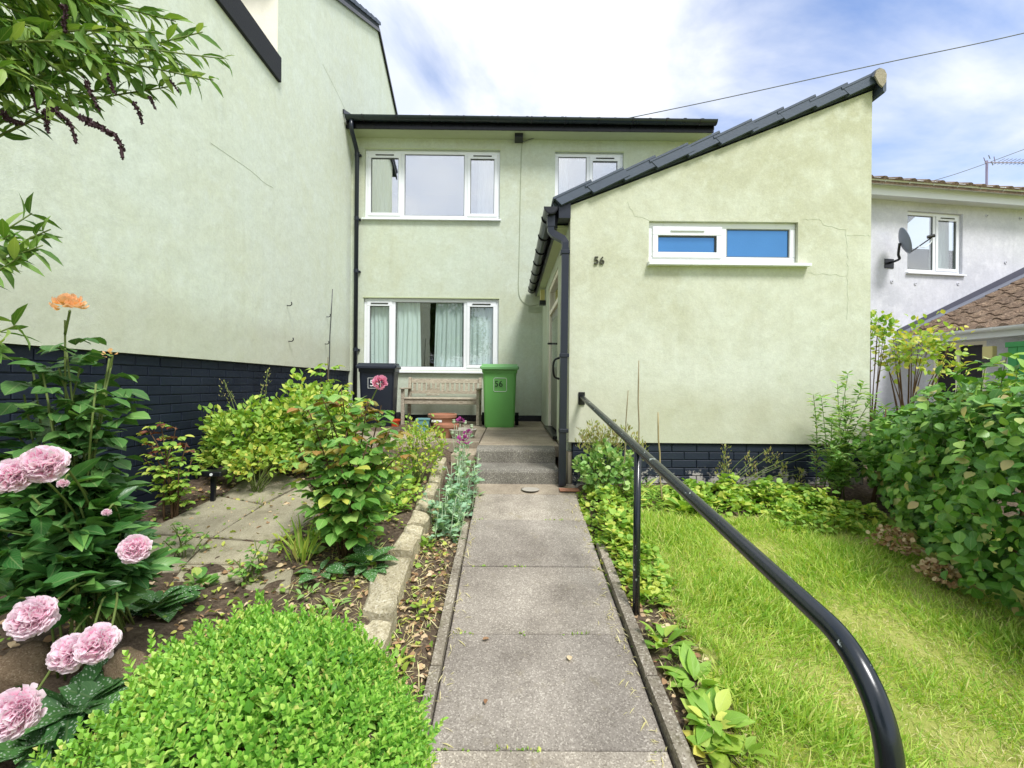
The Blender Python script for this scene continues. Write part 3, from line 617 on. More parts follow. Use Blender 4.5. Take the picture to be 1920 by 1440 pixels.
def pan_tile(w, l, t, mat, wave=0.028, seg=10):
    """interlocking roof tile: rolls across its width (x), laid along y, drops at its lower edge"""
    V = []; F = []
    for yv, zo in ((0, 0.0), (l, 0.0)):
        for i in range(seg+1):
            u = i/seg; z = wave*max(0, math.sin(2*math.pi*(u*1.0)))**0.8 if wave else 0
            V.append((u*w, yv, t+z+zo))
    for yv in (0, l):
        for i in range(seg+1): V.append((i/seg*w, yv, 0))
    n = seg+1
    for i in range(seg): F += [(i, i+1, n+i+1, n+i), (2*n+i, i+2*n+1, i+1, i)]
    F += [(0, n, 3*n, 2*n), (n-1, 3*n-1, 4*n-1, 2*n-1)]
    return MB().add(V, F).mesh('roof_tile', mat, False)
tile_me = pan_tile(0.298, 0.42, 0.018, 'dark_tile', 0.04)
ang = math.atan2(1.11, 3.05)
for i in range(21):
    o = link('roof_tile', tile_me, house); o.location = (-2.74+0.292*i, 7.36-7.7, 6.022-0.98+random.uniform(-.004, .004)); o.rotation_euler = (ang, 0, random.uniform(-.01, .01))
def gutter(parent, p0, p1, r, mat, name='gutter', brackets=8, bmat=None, off=(0, 0, 0)):
    """half round gutter from p0 to p1 with bracket bands"""
    p0, p1 = np.array(p0)+off, np.array(p1)+off; d = p1-p0; L = np.linalg.norm(d); d /= L; s = np.cross(d, (0, 0, 1.0)); s /= np.linalg.norm(s); u = np.array((0, 0, 1.0))
    def half(c, rr, rin):
        A = [c+rr*(math.cos(a)*s-math.sin(a)*u) for a in np.linspace(0, math.pi, 11)]; B = [c+rin*(math.cos(a)*s-math.sin(a)*u) for a in np.linspace(math.pi, 0, 11)]
        return A+B
    def seg(a, b, rr, rin):
        A, B = half(p0+d*a, rr, rin), half(p0+d*b, rr, rin); n = len(A)
        return A+B, [tuple(range(n))[::-1], tuple(range(n, 2*n))]+[(i, (i+1) % n, n+(i+1) % n, n+i) for i in range(n)]
    g = obj(name, MB().add(*seg(0, L, r, r-0.004)), mat, parent)
    e = MB()
    for a in (0, L-0.012):
        A = [p0+d*a+(r+0.004)*(math.cos(t)*s-math.sin(t)*u) for t in np.linspace(0, math.pi, 11)]; B = [p+d*0.012 for p in A]; n = 11
        obj('stop_end', MB().add(A+B, [tuple(range(n)), tuple(range(n, 2*n))[::-1]]+[(i, (i+1) % n, n+(i+1) % n, n+i) for i in range(n)]), mat, g)
    for k in range(brackets):
        a = L*(k+0.5)/brackets
        obj('bracket', MB().add(*seg(a-0.012, a+0.012, r+0.009, r)), bmat or mat, g)
    return g
g1 = gutter(house, (-2.74, 7.33, 6.03), (3.39, 7.33, 6.02), 0.066, 'green_black', brackets=11, bmat='black_plastic', off=(0, -7.7, -0.98))
dp = MB(); pts = [(-2.655, 7.33, 5.99), (-2.655, 7.33, 5.86), (-2.655, 7.36, 5.80), (-2.655, 7.58, 5.63), (-2.655, 7.62, 5.55), (-2.655, 7.62, 0.99)]
dp.tube(pts, 0.036, 12); hpart('downpipe', dp, 'blue_black', True)
for z in (5.56, 4.45, 3.55, 2.2):
    c = MB(); c.lathe([(0.042, -0.03), (0.042, 0.03)], -2.655, 7.62, z, 14); c.box(-2.71, -2.60, 7.655, 7.699, z-0.015, z+0.015); hpart('pipe_clip', c, 'blue_black')
window(house, *lw, YF+0.045, [-2.04, -0.78], (0, 2), 'glass_low', (0.03, 0.02)).location = (0, -7.7, -0.98)
window(house, *uw, YF+0.045, [-1.90, -0.79], (0, 2), 'glass', (0.03, 0.02)).location = (0, -7.7, -0.98)
window(house, *rw, YF+0.045, [1.345], (1,), 'glass', (0.03, 0.02)).location = (0, -7.7, -0.98)
for lwx in (lw, uw, rw): hpart('lintel_bead', MB().box(lwx[0]-0.01, lwx[1]+0.01, YF-0.008, YF+0.05, lwx[3]+0.002, lwx[3]+0.018), 'soffit')
curtain('pale curtain behind the left light of the ground floor window', -2.47, -2.02, 1.86, 3.08, 7.845, 'curtain', 6, 0.025, seed=1)
curtain('pale curtain left of the dark gap in the ground floor window', -1.99, -1.60, 1.86, 3.08, 7.845, 'curtain', 5, 0.03, 0.06, seed=2)
curtain('pale curtain right of the dark gap in the ground floor window', -1.31, -0.76, 1.86, 3.08, 7.845, 'curtain', 7, 0.03, 0.07, seed=3)
curtain('pale curtain behind the right light of the ground floor window', -0.74, -0.25, 1.86, 3.08, 7.845, 'curtain', 5, 0.025, seed=4)
curtain('pale curtain behind the left light of the wide upper window', -2.50, -2.16, 4.5, 5.66, 7.85, 'curtain', 5, 0.02, seed=5)
curtain('white net curtain behind the right light of the wide upper window', -0.60, -0.24, 4.5, 5.66, 7.85, 'sheer', 5, 0.02, seed=6)
curtain('white net curtain at the left of the small upper window', 0.80, 1.0, 4.5, 5.65, 7.85, 'sheer', 3, 0.02, seed=7)
vt = MB()
for i in range(4): vt.box(0.31, 0.53, YF-0.012, YF+0.02, 2.88+i*0.026, 2.895+i*0.026)
hpart('air_vent', vt, 'crack')
hpart('cable_box', MB().box(0.05, 0.19, 7.5, YF-0.001, 5.82, 5.884), 'black_plastic')

# porch
pX0, pX1 = 0.557, 3.39
ptop = lambda u: 3.31+(u-0.557)*(4.42-3.31)/(3.387-0.557)
pw = (1.295, 2.70, 2.795, 3.175)
hpart('porch_front_wall', wall_panel(lambda u, v, d: (u, YP+d, v), pX0, pX1, 1.089, 3.2, [pw], 0.11, ptop), 'paint_porch')
dr = (5.2, 6.45, 1.02, 3.02)
hpart('porch_side_wall', wall_panel(lambda u, v, d: (pX0+d, u, v), YP+0.112, YF-0.002, 0.99, 3.28, [dr], 0.10), 'paint')
hpart('porch_far_wall', wall_panel(lambda u, v, d: (pX1-d, u, v), YP+0.112, YF-0.002, 0.5, 4.38, [], 0.10), 'paint')
hpart('plinth_core', MB().box(0.60, 3.36, YP+0.030, YP+0.2, 0.35, 1.085), 'brick')
hpart('side_plinth', MB().box(0.562, 0.598, YP+0.05, 7.69, 0.35, 0.988), 'mortar')
def bricks(parent, u0, u1, v0, v1, place, mat, cap=300, course=0.0755, length=0.235, loc=(0, 0, 0)):
    """painted brickwork: every brick its own piece, joints recessed"""
    def bm_(l): return MB().box(0, l-0.008, -0.012, 0.06, 0, course-0.008, 0.003).mesh('brick', mat)
    full, half = bm_(length), bm_(length/2); rows = int((v1-v0)/course); items = []
    for r in range(rows):
        z = v1-(r+1)*course; u = u0-(length/2 if r % 2 else 0)
        while u < u1-0.02:
            a, b = max(u, u0), min(u+length, u1)
            if b-a > 0.05: items.append((a, b-a, z))
            u += length
    for a, l, z in items[:cap]:
        me = full if abs(l-length) < 0.01 else (half if abs(l-length/2) < 0.02 else bm_(l))
        o = link('brick', me, parent); place(o, a, z+random.uniform(-.001, .001))
    return items[cap:], bm_
def place_front(o, u, z): o.location = (u, YP+0.034+random.uniform(-.002, .002)-7.7, z-0.98)
bricks(house, 0.60, 3.36, 0.45, 1.082, place_front, 'worn_brick')
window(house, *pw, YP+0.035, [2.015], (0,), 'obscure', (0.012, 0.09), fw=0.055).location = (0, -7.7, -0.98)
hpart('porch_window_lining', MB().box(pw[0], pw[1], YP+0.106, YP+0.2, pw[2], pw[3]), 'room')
# porch roof: verge tiles along the sloping front edge
sl = math.atan2(4.42-3.31, 3.387-0.557)
vt_me = MB(); vt_me.prism([(0, 0.008), (0.375, 0.008), (0.345, 0.084), (-0.03, 0.084)], 'y', -0.028, 0.02); vt_me.prism([(-0.045, 0.0842), (0.345, 0.0842), (0.345, 0.103), (-0.045, 0.103)], 'y', -0.032, 0.33)
vme = vt_me.mesh('verge_tile', 'slate')
for i in range(10):
    u = 0.47+i*0.2965; o = link('verge_tile', vme, house); z = 3.287+(u-0.47)*math.tan(sl)+random.uniform(-.003, .003)
    o.location = (u, 4.12-7.7+random.uniform(-.003, .003), z-0.98); o.rotation_euler = (0, -sl-0.075+random.uniform(-.008, .008), 0)
pr = MB(); pr.prism([(0.40, 3.345), (3.44, 3.345+3.04*math.tan(sl)), (3.44, 3.275+3.04*math.tan(sl)), (0.40, 3.275)], 'y', 4.17, 7.69); hpart('porch_roof', pr, 'slate')
rt = MB()
prof = [(3.32, 4.50), (3.345, 4.555), (3.39, 4.58), (3.43, 4.562), (3.455, 4.51), (3.455, 4.37), (3.44, 4.35), (3.425, 4.37), (3.42, 4.48), (3.36, 4.48)]
rt.prism(prof, 'y', 4.07, 7.69); hpart('ridge_tile', rt, 'slate')
hpart('ridge_mortar', MB().prism([(3.335, 4.50), (3.352, 4.548), (3.39, 4.568), (3.425, 4.553), (3.446, 4.51), (3.44, 4.44), (3.41, 4.395), (3.38, 4.42)], 'y', 4.055, 4.069), 'mortar')
hpart('barge_end', MB().box(0.445, 0.556, 4.13, 4.30, 3.185, 3.325), 'blue_black')
hpart('porch_fascia', MB().box(0.43, 0.452, 4.301, 7.66, 3.15, 3.31), 'black_plastic')
hpart('porch_soffit', MB().box(0.453, 0.556, 4.301, 7.66, 3.155, 3.175), 'soffit')
gutter(house, (0.365, 7.66, 3.262), (0.365, 4.06, 3.262), 0.062, 'black_plastic', 'porch_gutter', 7, 'rubber', off=(0, -7.7, -0.98))
dp = MB(); dp.tube([(0.372, 4.14, 3.2), (0.372, 4.14, 3.10)], 0.05, 4); dp.tube([(0.372, 4.14, 3.12), (0.372, 4.14, 3.06), (0.395, 4.14, 3.035), (0.485, 4.135, 2.985), (0.507, 4.13, 2.95), (0.507, 4.13, 2.88)], 0.043, 4)
dp.tube([(0.507, 4.13, 2.90), (0.496, 4.13, 0.69)], 0.046, 4); hpart('porch_downpipe', dp, 'blue_black')
for z in (2.86, 1.9, 1.2): hpart('pipe_clip', MB().box(0.462, 0.548, 4.09, 4.17, z-0.018, z+0.018, 0.004), 'blue_black')
# front door in the porch side wall
dt = MB(); x = pX0+0.03
for bx in ((5.2, 5.26, 1.03, 3.02), (6.39, 6.45, 1.03, 3.02), (5.26, 6.39, 2.96, 3.02), (5.26, 6.39, 2.62, 2.68)): dt.box(x-0.02, x+0.06, bx[0], bx[1], bx[2], bx[3], 0.004)
door = hpart('door', dt, 'cream'); door['label'] = 'cream framed front door with grey glazed leaf'
obj('leaf_panel', MB().box(x+0.01, x+0.05, 5.27, 6.38, 1.05, 2.61), 'door_grey', door)
obj('pane', MB().box(x+0.02, x+0.03, 5.27, 6.38, 2.685, 2.955), 'glass_dark', door)
obj('pane', MB().box(x+0.0, x+0.008, 5.42, 6.22, 1.85, 2.5), 'glass_dark', door)
obj('handle', MB().tube(smooth_path([(x, 6.2, 2.2), (x-0.05, 6.2, 2.2), (x-0.055, 6.1, 2.19)]), 0.014, 8), 'black_paint', door)
obj('threshold', MB().box(pX0-0.05, pX0+0.08, 5.15, 6.5, 0.99, 1.025, 0.004), 'black_paint', door)
hpart('grab_handle', MB().tube(smooth_path([(0.556, 4.95, 1.93), (0.50, 4.95, 1.90), (0.485, 4.95, 1.82), (0.50, 4.95, 1.72), (0.556, 4.95, 1.69)]), 0.012, 8), 'black_paint')
wl = MB().box(0.47, 0.54, 6.95, 7.05, 2.95, 3.12, 0.006); lamp = thing('wall_lamp', 'small porch wall lamp with pale glass under the eave', 'lamp', (0.5, 7.0, 2.9))
o = obj('lamp_glass', wl, 'amber', lamp); o.location = (-0.5, -7.0, -2.9)
o = obj('lamp_base', MB().box(0.46, 0.555, 6.94, 7.06, 2.88, 2.949, 0.006), 'black_plastic', lamp); o.location = (-0.5, -7.0, -2.9)
# house number on the porch wall
nm = link('number', text_mesh('56', 0.105, 0.006, 'number', 0.0), house); nm.location = (0.828, YP-0.009-7.7, 2.79-0.98); nm.rotation_euler = FRONT
# hairline cracks in the render
def crack(pix, Y, r=0.0028, wig=0.01, sub=5, name='crack'):
    P = [at_y(a, b, Y-0.0005) for a, b in pix]; Q = []
    for i in range(len(P)-1):
        for j in range(sub): t = j/sub; p = P[i]*(1-t)+P[i+1]*t; Q.append(p+np.array([random.uniform(-wig, wig), 0, random.uniform(-wig, wig)]))
    Q.append(P[-1]); return hpart(name, MB().tube(Q, r, 4), 'crack')
crack([(1177, 380), (1190, 405), (1217, 413)], YP, 0.0014)
crack([(1503, 412), (1535, 410), (1545, 422), (1585, 432), (1590, 470), (1588, 510), (1590, 560), (1588, 600)], YP, 0.0016)
crack([(1590, 440), (1615, 442), (1633, 442)], YP, 0.0014)
crack([(1515, 512), (1550, 515), (1588, 517)], YP, 0.0014)
crack([(900, 555), (908, 500), (905, 470)], YF, 0.0018, 0.02)
crack([(940, 500), (950, 460), (948, 430)], YF, 0.0018, 0.02)
cb = MB(); P = [at_y(a, b, YF-0.008) for a, b in ((979, 266), (977, 300), (975, 400), (973, 500), (972, 540), (976, 560), (990, 573), (1005, 572), (1018, 568))]
tag(obj('cable', cb.tube(smooth_path(P, 4), 0.004, 6), 'cable_paint', None, True), 'thin cable clipped down the facade between the upper windows', 'cable')

# ------------------------------------------------------------------ left neighbour
XL = -2.77
left = thing('gable_house', 'mint green neighbouring house seen by its tall side wall', 'house', (XL, 5.24, 0.9))
def lpart(name, mb, mat, smooth=False): o = obj(name, mb, mat, left, smooth); o.location = (-XL, -5.24, -0.9); return o
# side wall as one outline: low flat-roofed front and gable behind it
RY, RZ, EZ, BY = 9.1, 8.86, 6.55, 13.0
EZ = 8.86-(9.1-5.24)*0.565
def gable_top(u): return RZ-abs(u-RY)*0.565
w1 = wall_panel(lambda u, v, d: (XL-d, u, v), 0.2, 5.24, 1.83, 5.20, [], 0.15)
lpart('extension_wall', w1, 'paint_left')
mbx = MB()
poly = [(5.24, 1.83), (13.0, 1.83), (13.0, gable_top(13.0)), (RY, RZ), (5.24, gable_top(5.24))]
mbx.prism(poly, 'x', XL-0.15, XL); lpart('gable_wall', mbx, 'paint_left')
lpart('plinth_core', MB().box(XL-0.15, XL-0.034, 0.2, 13.0, 0.0, 1.825), 'brick')
def place_side(o, u, z): o.location = (XL-0.038+random.uniform(-.002, .002)-XL, u-5.24, z-0.9); o.rotation_euler = (0, 0, math.pi/2)
def bricks_side():
    rest, bm_ = bricks(left, 2.15, 7.69, 0.50, 1.822, place_side, 'brick', 300)
    mb = MB()
    for a, l, z in rest:
        mb.box(XL-0.098, XL-0.026, a, a+l-0.01, z, z+0.0655)
    if rest: o = lpart('brickwork', mb, 'brick'); o['kind'] = 'stuff'
bricks_side()
lpart('front_wall', MB().box(-8.5, XL-0.001, 5.226, 5.2395, 5.2, gable_top(5.24)+0.02), 'cream')
lpart('roof_fascia', MB().box(XL-0.05, XL+0.035, 0.2, 5.262, 5.175, 5.47, 0.006), 'felt')
lpart('flat_roof', MB().box(-8.5, XL-0.051, 0.2, 5.239, 5.25, 5.45), 'felt')
lpart('extension_front', MB().box(-8.5, XL-0.151, 0.2, 0.35, 0, 5.2), 'paint_left')
rf = MB(); rf.prism([(4.95, gable_top(4.95)+0.03), (RY, RZ+0.03), (13.3, gable_top(13.3)+0.03), (13.3, gable_top(13.3)+0.11), (RY, RZ+0.12), (4.95, gable_top(4.95)+0.11)], 'x', -8.5, XL+0.02); lpart('roof', rf, 'dark_tile')
lpart('verge_board', MB().prism([(4.95, gable_top(4.95)-0.03), (RY, RZ-0.03), (13.3, gable_top(13.3)-0.03), (13.3, gable_top(13.3)+0.032), (RY, RZ+0.032), (4.95, gable_top(4.95)+0.032)], 'x', XL+0.021, XL+0.045), 'black_paint')
vv = MB(); vv.prism([(0, 0), (0.36, 0), (0.36, 0.05), (0, 0.075)], 'x', -0.3, 0.05); vme = vv.mesh('verge_tile', 'slate'); a30 = math.atan(0.565)
for i in range(14):
    u = 4.95+i*0.30; o = link('verge_tile', vme, left); o.location = (XL-XL, u-5.24, gable_top(u)+0.112-0.9); o.rotation_euler = (a30+0.02, 0, 0)
fl = MB(); fl.prism([(7.25, 6.03), (7.32, 6.06), (10.4, 7.2), (10.4, 7.26), (7.25, 6.10)], 'x', XL+0.002, XL+0.02); lpart('flashing', fl, 'black_paint')
lpart('flashing_board', MB().prism([(7.30, 5.93), (7.75, 6.09), (7.75, 5.93)], 'x', XL+0.002, XL+0.014), 'upvc')
for a in (((605, 120), (640, 190), (655, 225)), ((512, 352), (495, 342), (470, 320), (430, 292), (395, 268))):
    Q = [at_x(*p, XL+0.001) for p in a]; lpart('crack', MB().tube(smooth_path(Q, 5), 0.0013, 4), 'crack')
for p in ((538, 573), (612, 594), (541, 640), (609, 645)):
    c = at_x(*p, XL); h = MB(); h.tube(smooth_path([c, c+[0.04, 0, 0], c+[0.06, 0, 0.02], c+[0.055, 0, 0.045]], 4), 0.006, 6)
    lpart('wall_hook', h, 'black_paint')

# ------------------------------------------------------------------ right neighbour (its street line is turned a little)
RR = math.atan(0.13); RO = np.array([7.5, 8.45, 0.0])
right = thing('neighbour_house', 'grey white rendered house with brown tiled roof beyond the hedge', 'house', (7.5, 8.45, 0), RR)
def rpart(name, mb, mat, smooth=False, parent=None): return obj(name, mb, mat, parent or right, smooth)
def to_local(p): p = np.asarray(p)-RO; c, s = math.cos(RR), math.sin(RR); return np.array([c*p[0]+s*p[1], -s*p[0]+c*p[1], p[2]])
rwin = (0.12, 1.36, 3.86, 5.03)
rpart('facade_wall', wall_panel(lambda u, v, d: (u, d, v), -3.6, 5.0, 0.3, 5.2, [rwin], 0.14), 'paint_right')
rb = MB(); rb.box(-3.6, 5.0, 6.0, 6.2, 0.3, 5.2); rb.box(-3.6, -3.46, 0.142, 5.998, 0.3, 5.2); rb.box(4.86, 5.0, 0.142, 5.998, 0.3, 5.2); rpart('back_and_side_wall', rb, 'paint_right')
rpart('inner_wall', MB().box(-3.4, 4.8, 2.2, 2.3, 0.4, 5.1), 'room')
rpart('soffit', MB().box(-3.62, 5.02, -0.25, 0.3, 5.201, 5.225), 'upvc_old')
rpart('fascia', MB().box(-3.62, 5.02, -0.275, -0.251, 5.16, 5.36), 'upvc_old')
gutter(right, (-3.6, -0.345, 5.40), (5.0, -0.345, 5.40), 0.076, 'upvc_old', brackets=17)
window(right, *rwin, 0.05, [0.78], (1,), 'glass_dark', (0.03, 0.04))
c = curtain('blue white curtain at the right of the neighbour\'s upper window', 0, 0.34, 3.86, 5.0, 0, 'curtain', 4, 0.02, seed=9)
c.location = tuple(RO+np.array([1.02*math.cos(RR)-0.25*math.sin(RR), 1.02*math.sin(RR)+0.25*math.cos(RR), 0])); c.rotation_euler = (0, 0, RR)
rt_ang = rad(26.5); cs, sn = math.cos(rt_ang), math.sin(rt_ang)
rfm = MB(); rfm.prism([(-0.40, 5.36), (3.2, 5.36+3.6*math.tan(rt_ang)), (6.6, 5.36), (6.6, 5.30), (3.2, 5.30+3.6*math.tan(rt_ang)), (-0.40, 5.30)], 'x', -3.62, 5.02); rpart('roof', rfm, 'brown_tile')
bt = pan_tile(0.298, 0.40, 0.022, 'brown_tile', 0.038, 12); n_obj = 0; restm = MB()
tv = [tuple(v.co) for v in bt.vertices]; tf = [tuple(p.vertices) for p in bt.polygons]
for rrow in range(12):
    for ccol in range(29):
        x = -3.62+ccol*0.298; s_ = rrow*0.325; loc = (x, -0.43+s_*cs, 5.365+s_*sn); tilt = rt_ang-0.05
        if -1.3 < x < 4.0 and n_obj < 260:
            o = link('roof_tile', bt, right); o.location = (loc[0]+random.uniform(-.004, .004), loc[1]+random.uniform(-.006, .006), loc[2]+random.uniform(-.003, .003)); o.rotation_euler = (tilt, 0, random.uniform(-.012, .012)); n_obj += 1
        else:
            c, s = math.cos(tilt), math.sin(tilt); restm.add([(loc[0]+v[0], loc[1]+c*v[1]-s*v[2], loc[2]+s*v[1]+c*v[2]) for v in tv], tf)
o = rpart('roof_tiling', restm, 'brown_tile'); o['kind'] = 'stuff'
# its lean-to porch: eave towards us, tiles rise to the right
pa = math.atan(0.437); ex, ez = -0.02, 2.60
pw_ = wall_panel(lambda u, v, d: (0.24+d, u, v), -3.3, -0.003, 0.3, 2.58, [(-1.20, -0.38, 0.4, 2.42)], 0.1); rpart('porch_side_wall', pw_, 'paint_right')
rpart('porch_front_wall', MB().prism([(0.26, 0.3), (3.0, 0.3), (3.0, 2.55+2.74*0.437), (0.26, 2.55)], 'y', -3.45, -3.302), 'paint_right')
rp = MB(); rp.prism([(ex-0.06, ez-0.0), (3.0, ez+3.06*0.437), (3.0, ez-0.05+3.06*0.437), (ex-0.06, ez-0.05)], 'y', -3.55, -0.002); rpart('porch_roof', rp, 'brown_tile')
pt = pan_tile(0.298, 0.40, 0.024, 'brown_tile', 0.045, 12); c, s = math.cos(pa-0.05), math.sin(pa-0.05)
for rrow in range(10):
    for ccol in range(11):
        q = rrow*0.325; o = link('roof_tile', pt, right)
        o.rotation_euler = Matrix(((0, c, -s), (-1, 0, 0), (0, s, c))).to_euler(); o.location = (ex-0.10+q*math.cos(pa)+random.uniform(-.008, .008), -0.10-ccol*0.300+random.uniform(-.005, .005), ez+0.012-0.04+q*math.sin(pa)+random.uniform(-.006, .006))
gutter(right, (ex-0.12, -0.05, ez-0.02), (ex-0.12, -3.5, ez-0.02), 0.062, 'upvc_old', 'porch_gutter', 8)
rpart('porch_fascia', MB().box(ex-0.05, ex-0.03, -3.5, -0.05, ez-0.17, ez-0.02), 'upvc_old')
rpart('porch_soffit', MB().box(ex-0.029, 0.24, -3.5, -0.05, ez-0.17, ez-0.15), 'upvc_old')
rpart('flashing', MB().prism([(ex-0.08, ez+0.06), (3.0, ez+0.10+3.0*0.437), (3.0, ez+0.24+3.0*0.437), (ex-0.08, ez+0.13)], 'y', -0.012, -0.002), 'lead_dark')
rpart('flashing_apron', MB().prism([(ex-0.06, ez+0.035), (3.0, ez+0.055+3.06*0.437), (3.0, ez+0.085+3.06*0.437), (ex-0.06, ez+0.065)], 'y', -0.17, -0.013), 'lead')
dd = MB()
for a, b in ((-1.20, -1.14), (-0.80, -0.74), (-0.44, -0.38)): dd.box(0.25, 0.31, a, b, 0.4, 2.42)
dd.box(0.251, 0.309, -1.14, -0.44, 2.36, 2.42); rd = rpart('door', dd, 'cream')
for a, b in ((-1.139, -0.801), (-0.739, -0.441)): obj('pane', MB().box(0.275, 0.283, a, b, 0.41, 2.355), 'door_dark', rd)
rpart('porch_lining', MB().box(0.5, 0.52, -3.2, -0.1, 0.3, 2.5), 'room')
gb = thing('green_gate', 'green painted vertical boards of the shed door at the neighbour\'s porch', 'door', tuple(RO+np.array([0.42, -1.75, 0.3])), RR)
for i in range(9): obj('board', MB().box(-0.36, -0.335, -1.0+i*0.115, -0.89+i*0.115, 0.3, 1.95, 0.004), 'door_green', gb)
obj('top_rail', MB().box(-0.37, -0.33, -1.02, 0.06, 1.951, 2.03, 0.004), 'door_green', gb)
nl = thing('wall_lantern', 'amber box lantern beside the neighbour\'s dark doorway', 'lamp', tuple(RO+np.array([0.30, -1.38, 2.1])), RR)
obj('lamp_glass', MB().box(-0.16, -0.07, -0.07, 0.07, 0.0, 0.20, 0.005), 'amber', nl); obj('lamp_base', MB().box(-0.17, -0.07, -0.08, 0.08, -0.06, -0.001, 0.004), 'black_plastic', nl)
for p in ((1672, 528), (1716, 532), (1796, 532), (1850, 405), (1913, 410), (1885, 492)):
    q = to_local(at_y(p[0], p[1], 8.5+0.0)); d = to_local(CAM); tt = d[1]/(d[1]-q[1]); q = d+(q-d)*tt
    rpart('wall_plug', MB().tube([(q[0], -0.014, q[2]), (q[0], -0.001, q[2])], 0.03, 10), 'paint_right')
    rpart('wall_plug_screw', MB().tube([(q[0], -0.018, q[2]), (q[0], -0.0141, q[2])], 0.008, 8), 'rubber')

# satellite dish
sd = thing('satellite_dish', 'dark grey satellite dish on an arm by the neighbour\'s upper window', 'satellite dish', tuple(RO+np.array([-0.28, -0.05, 4.0])), RR)
dm = MB(); V = []; F = []; nr, na = 6, 28
ax = np.array([0.80, -0.50, 0.28]); ax /= np.linalg.norm(ax); sx = np.cross(ax, (0, 0, 1)); sx /= np.linalg.norm(sx); sy = np.cross(sx, ax); sy /= np.linalg.norm(sy)
cen = np.array([-0.10, -0.30, 0.30])
for sgn in (0, 1):
    for k in range(nr+1):
        rr = k/nr
        for j in range(na): a = 2*math.pi*j/na; V.append(cen+0.20*rr*math.cos(a)*sx+0.25*rr*math.sin(a)*sy+ax*(0.07*rr*rr-0.008*sgn))
n = (nr+1)*na
for k in range(nr):
    for j in range(na):
        a, b, c, d = k*na+j, k*na+(j+1) % na, (k+1)*na+(j+1) % na, (k+1)*na+j; F += [(a, b, c, d), (d+n, c+n, b+n, a+n)]
for j in range(na): a, b = nr*na+j, nr*na+(j+1) % na; F.append((a, b, b+n, a+n))
obj('reflector', dm.add(V, F), 'dish', sd, True)
obj('wall_bracket', MB().box(-0.10, 0.10, 0.0, 0.045, -0.10, 0.08, 0.004), 'black_plastic', sd)
obj('mount_arm', MB().tube(smooth_path([(0, 0.02, 0.0), (0.0, -0.18, 0.02), (-0.06, -0.22, 0.10), (-0.115, -0.29, 0.28)]), 0.022, 8), 'black_plastic', sd, True)
feed = cen+ax*0.42-sy*0.05
obj('feed_arm', MB().tube([cen-sy*0.24+ax*0.06, feed-sy*0.05], 0.012, 6), 'black_plastic', sd)
obj('receiver', MB().tube([feed+ax*0.05-sy*0.03, feed-ax*0.05-sy*0.02], 0.03, 10), 'black_plastic', sd)
obj('cable', MB().tube(smooth_path([feed, feed+np.array([0.02, 0, -0.12]), feed+np.array([-0.12, 0, -0.22]), feed-ax*0.22-sy*0.12]), 0.007, 6), 'white_print', sd, True)
# aerial on the roof and overhead wires
ab = at_y(1850, 335, 12.3); an = thing('tv_aerial', 'thin television aerial on a mast above the brown roof', 'aerial', tuple(ab-[0, 0, 0.5]))
obj('mast', MB().tube([(0, 0, 0), (0, 0, 1.0)], 0.028, 8), 'alu', an)
bo = MB().tube([(0, 0, 0.97), (-0.05, 0, 0.95), (0.95, -0.25, 0.83)], 0.014, 6); obj('boom', bo, 'alu', an)
for i in range(8):
    t = 0.28+i*0.09; obj('element', MB().tube([(0.95*t, -0.25*t-0.14, 0.965-0.13*t+0.03), (0.95*t, -0.25*t+0.14, 0.965-0.13*t+0.01)], 0.007, 5), 'alu', an)
rfm = MB()
for q in ((-0.10, 0.09), (-0.02, -0.09)):
    rfm.tube([(q[0]+0.02, -0.12, 1.0+q[1]), (q[0]+0.30, 0.1, 1.02+q[1])], 0.011, 5)
rfm.tube([(-0.09, 0, 1.09), (-0.02, 0, 0.91)], 0.01, 5); rfm.tube([(0.2, 0, 1.12), (0.24, 0, 0.92)], 0.01, 5); obj('reflector', rfm, 'alu', an)
W = [at_y(978, 266, 7.66), at_y(1040, 250, 7.6), at_y(1330, 190, 7.0), at_y(1640, 122, 6.4), at_y(1920, 62, 6.0)]; W.append(W[-1]+(W[-1]-W[-2])*1.2+np.array([0, 0, 0.1])); W.append(W[-1]+(W[-1]-W[-2])*2.0+np.array([0, 0, 0.5]))
tag(obj('overhead_wire', MB().tube(smooth_path(W, 8), 0.007, 5), 'cable', None, True), 'overhead wire running from the house eaves across the sky', 'wire')
W = [at_y(1700, 352, 13.5), at_y(1780, 330, 13.5), at_y(1850, 306, 13.5), at_y(1920, 280, 13.5)]; W.append(W[-1]+(W[-1]-W[-2])*4)
tag(obj('overhead_wire', MB().tube(smooth_path(W, 4), 0.010, 5), 'cable', None, True), 'second wire passing behind the aerial over the brown roof', 'wire')

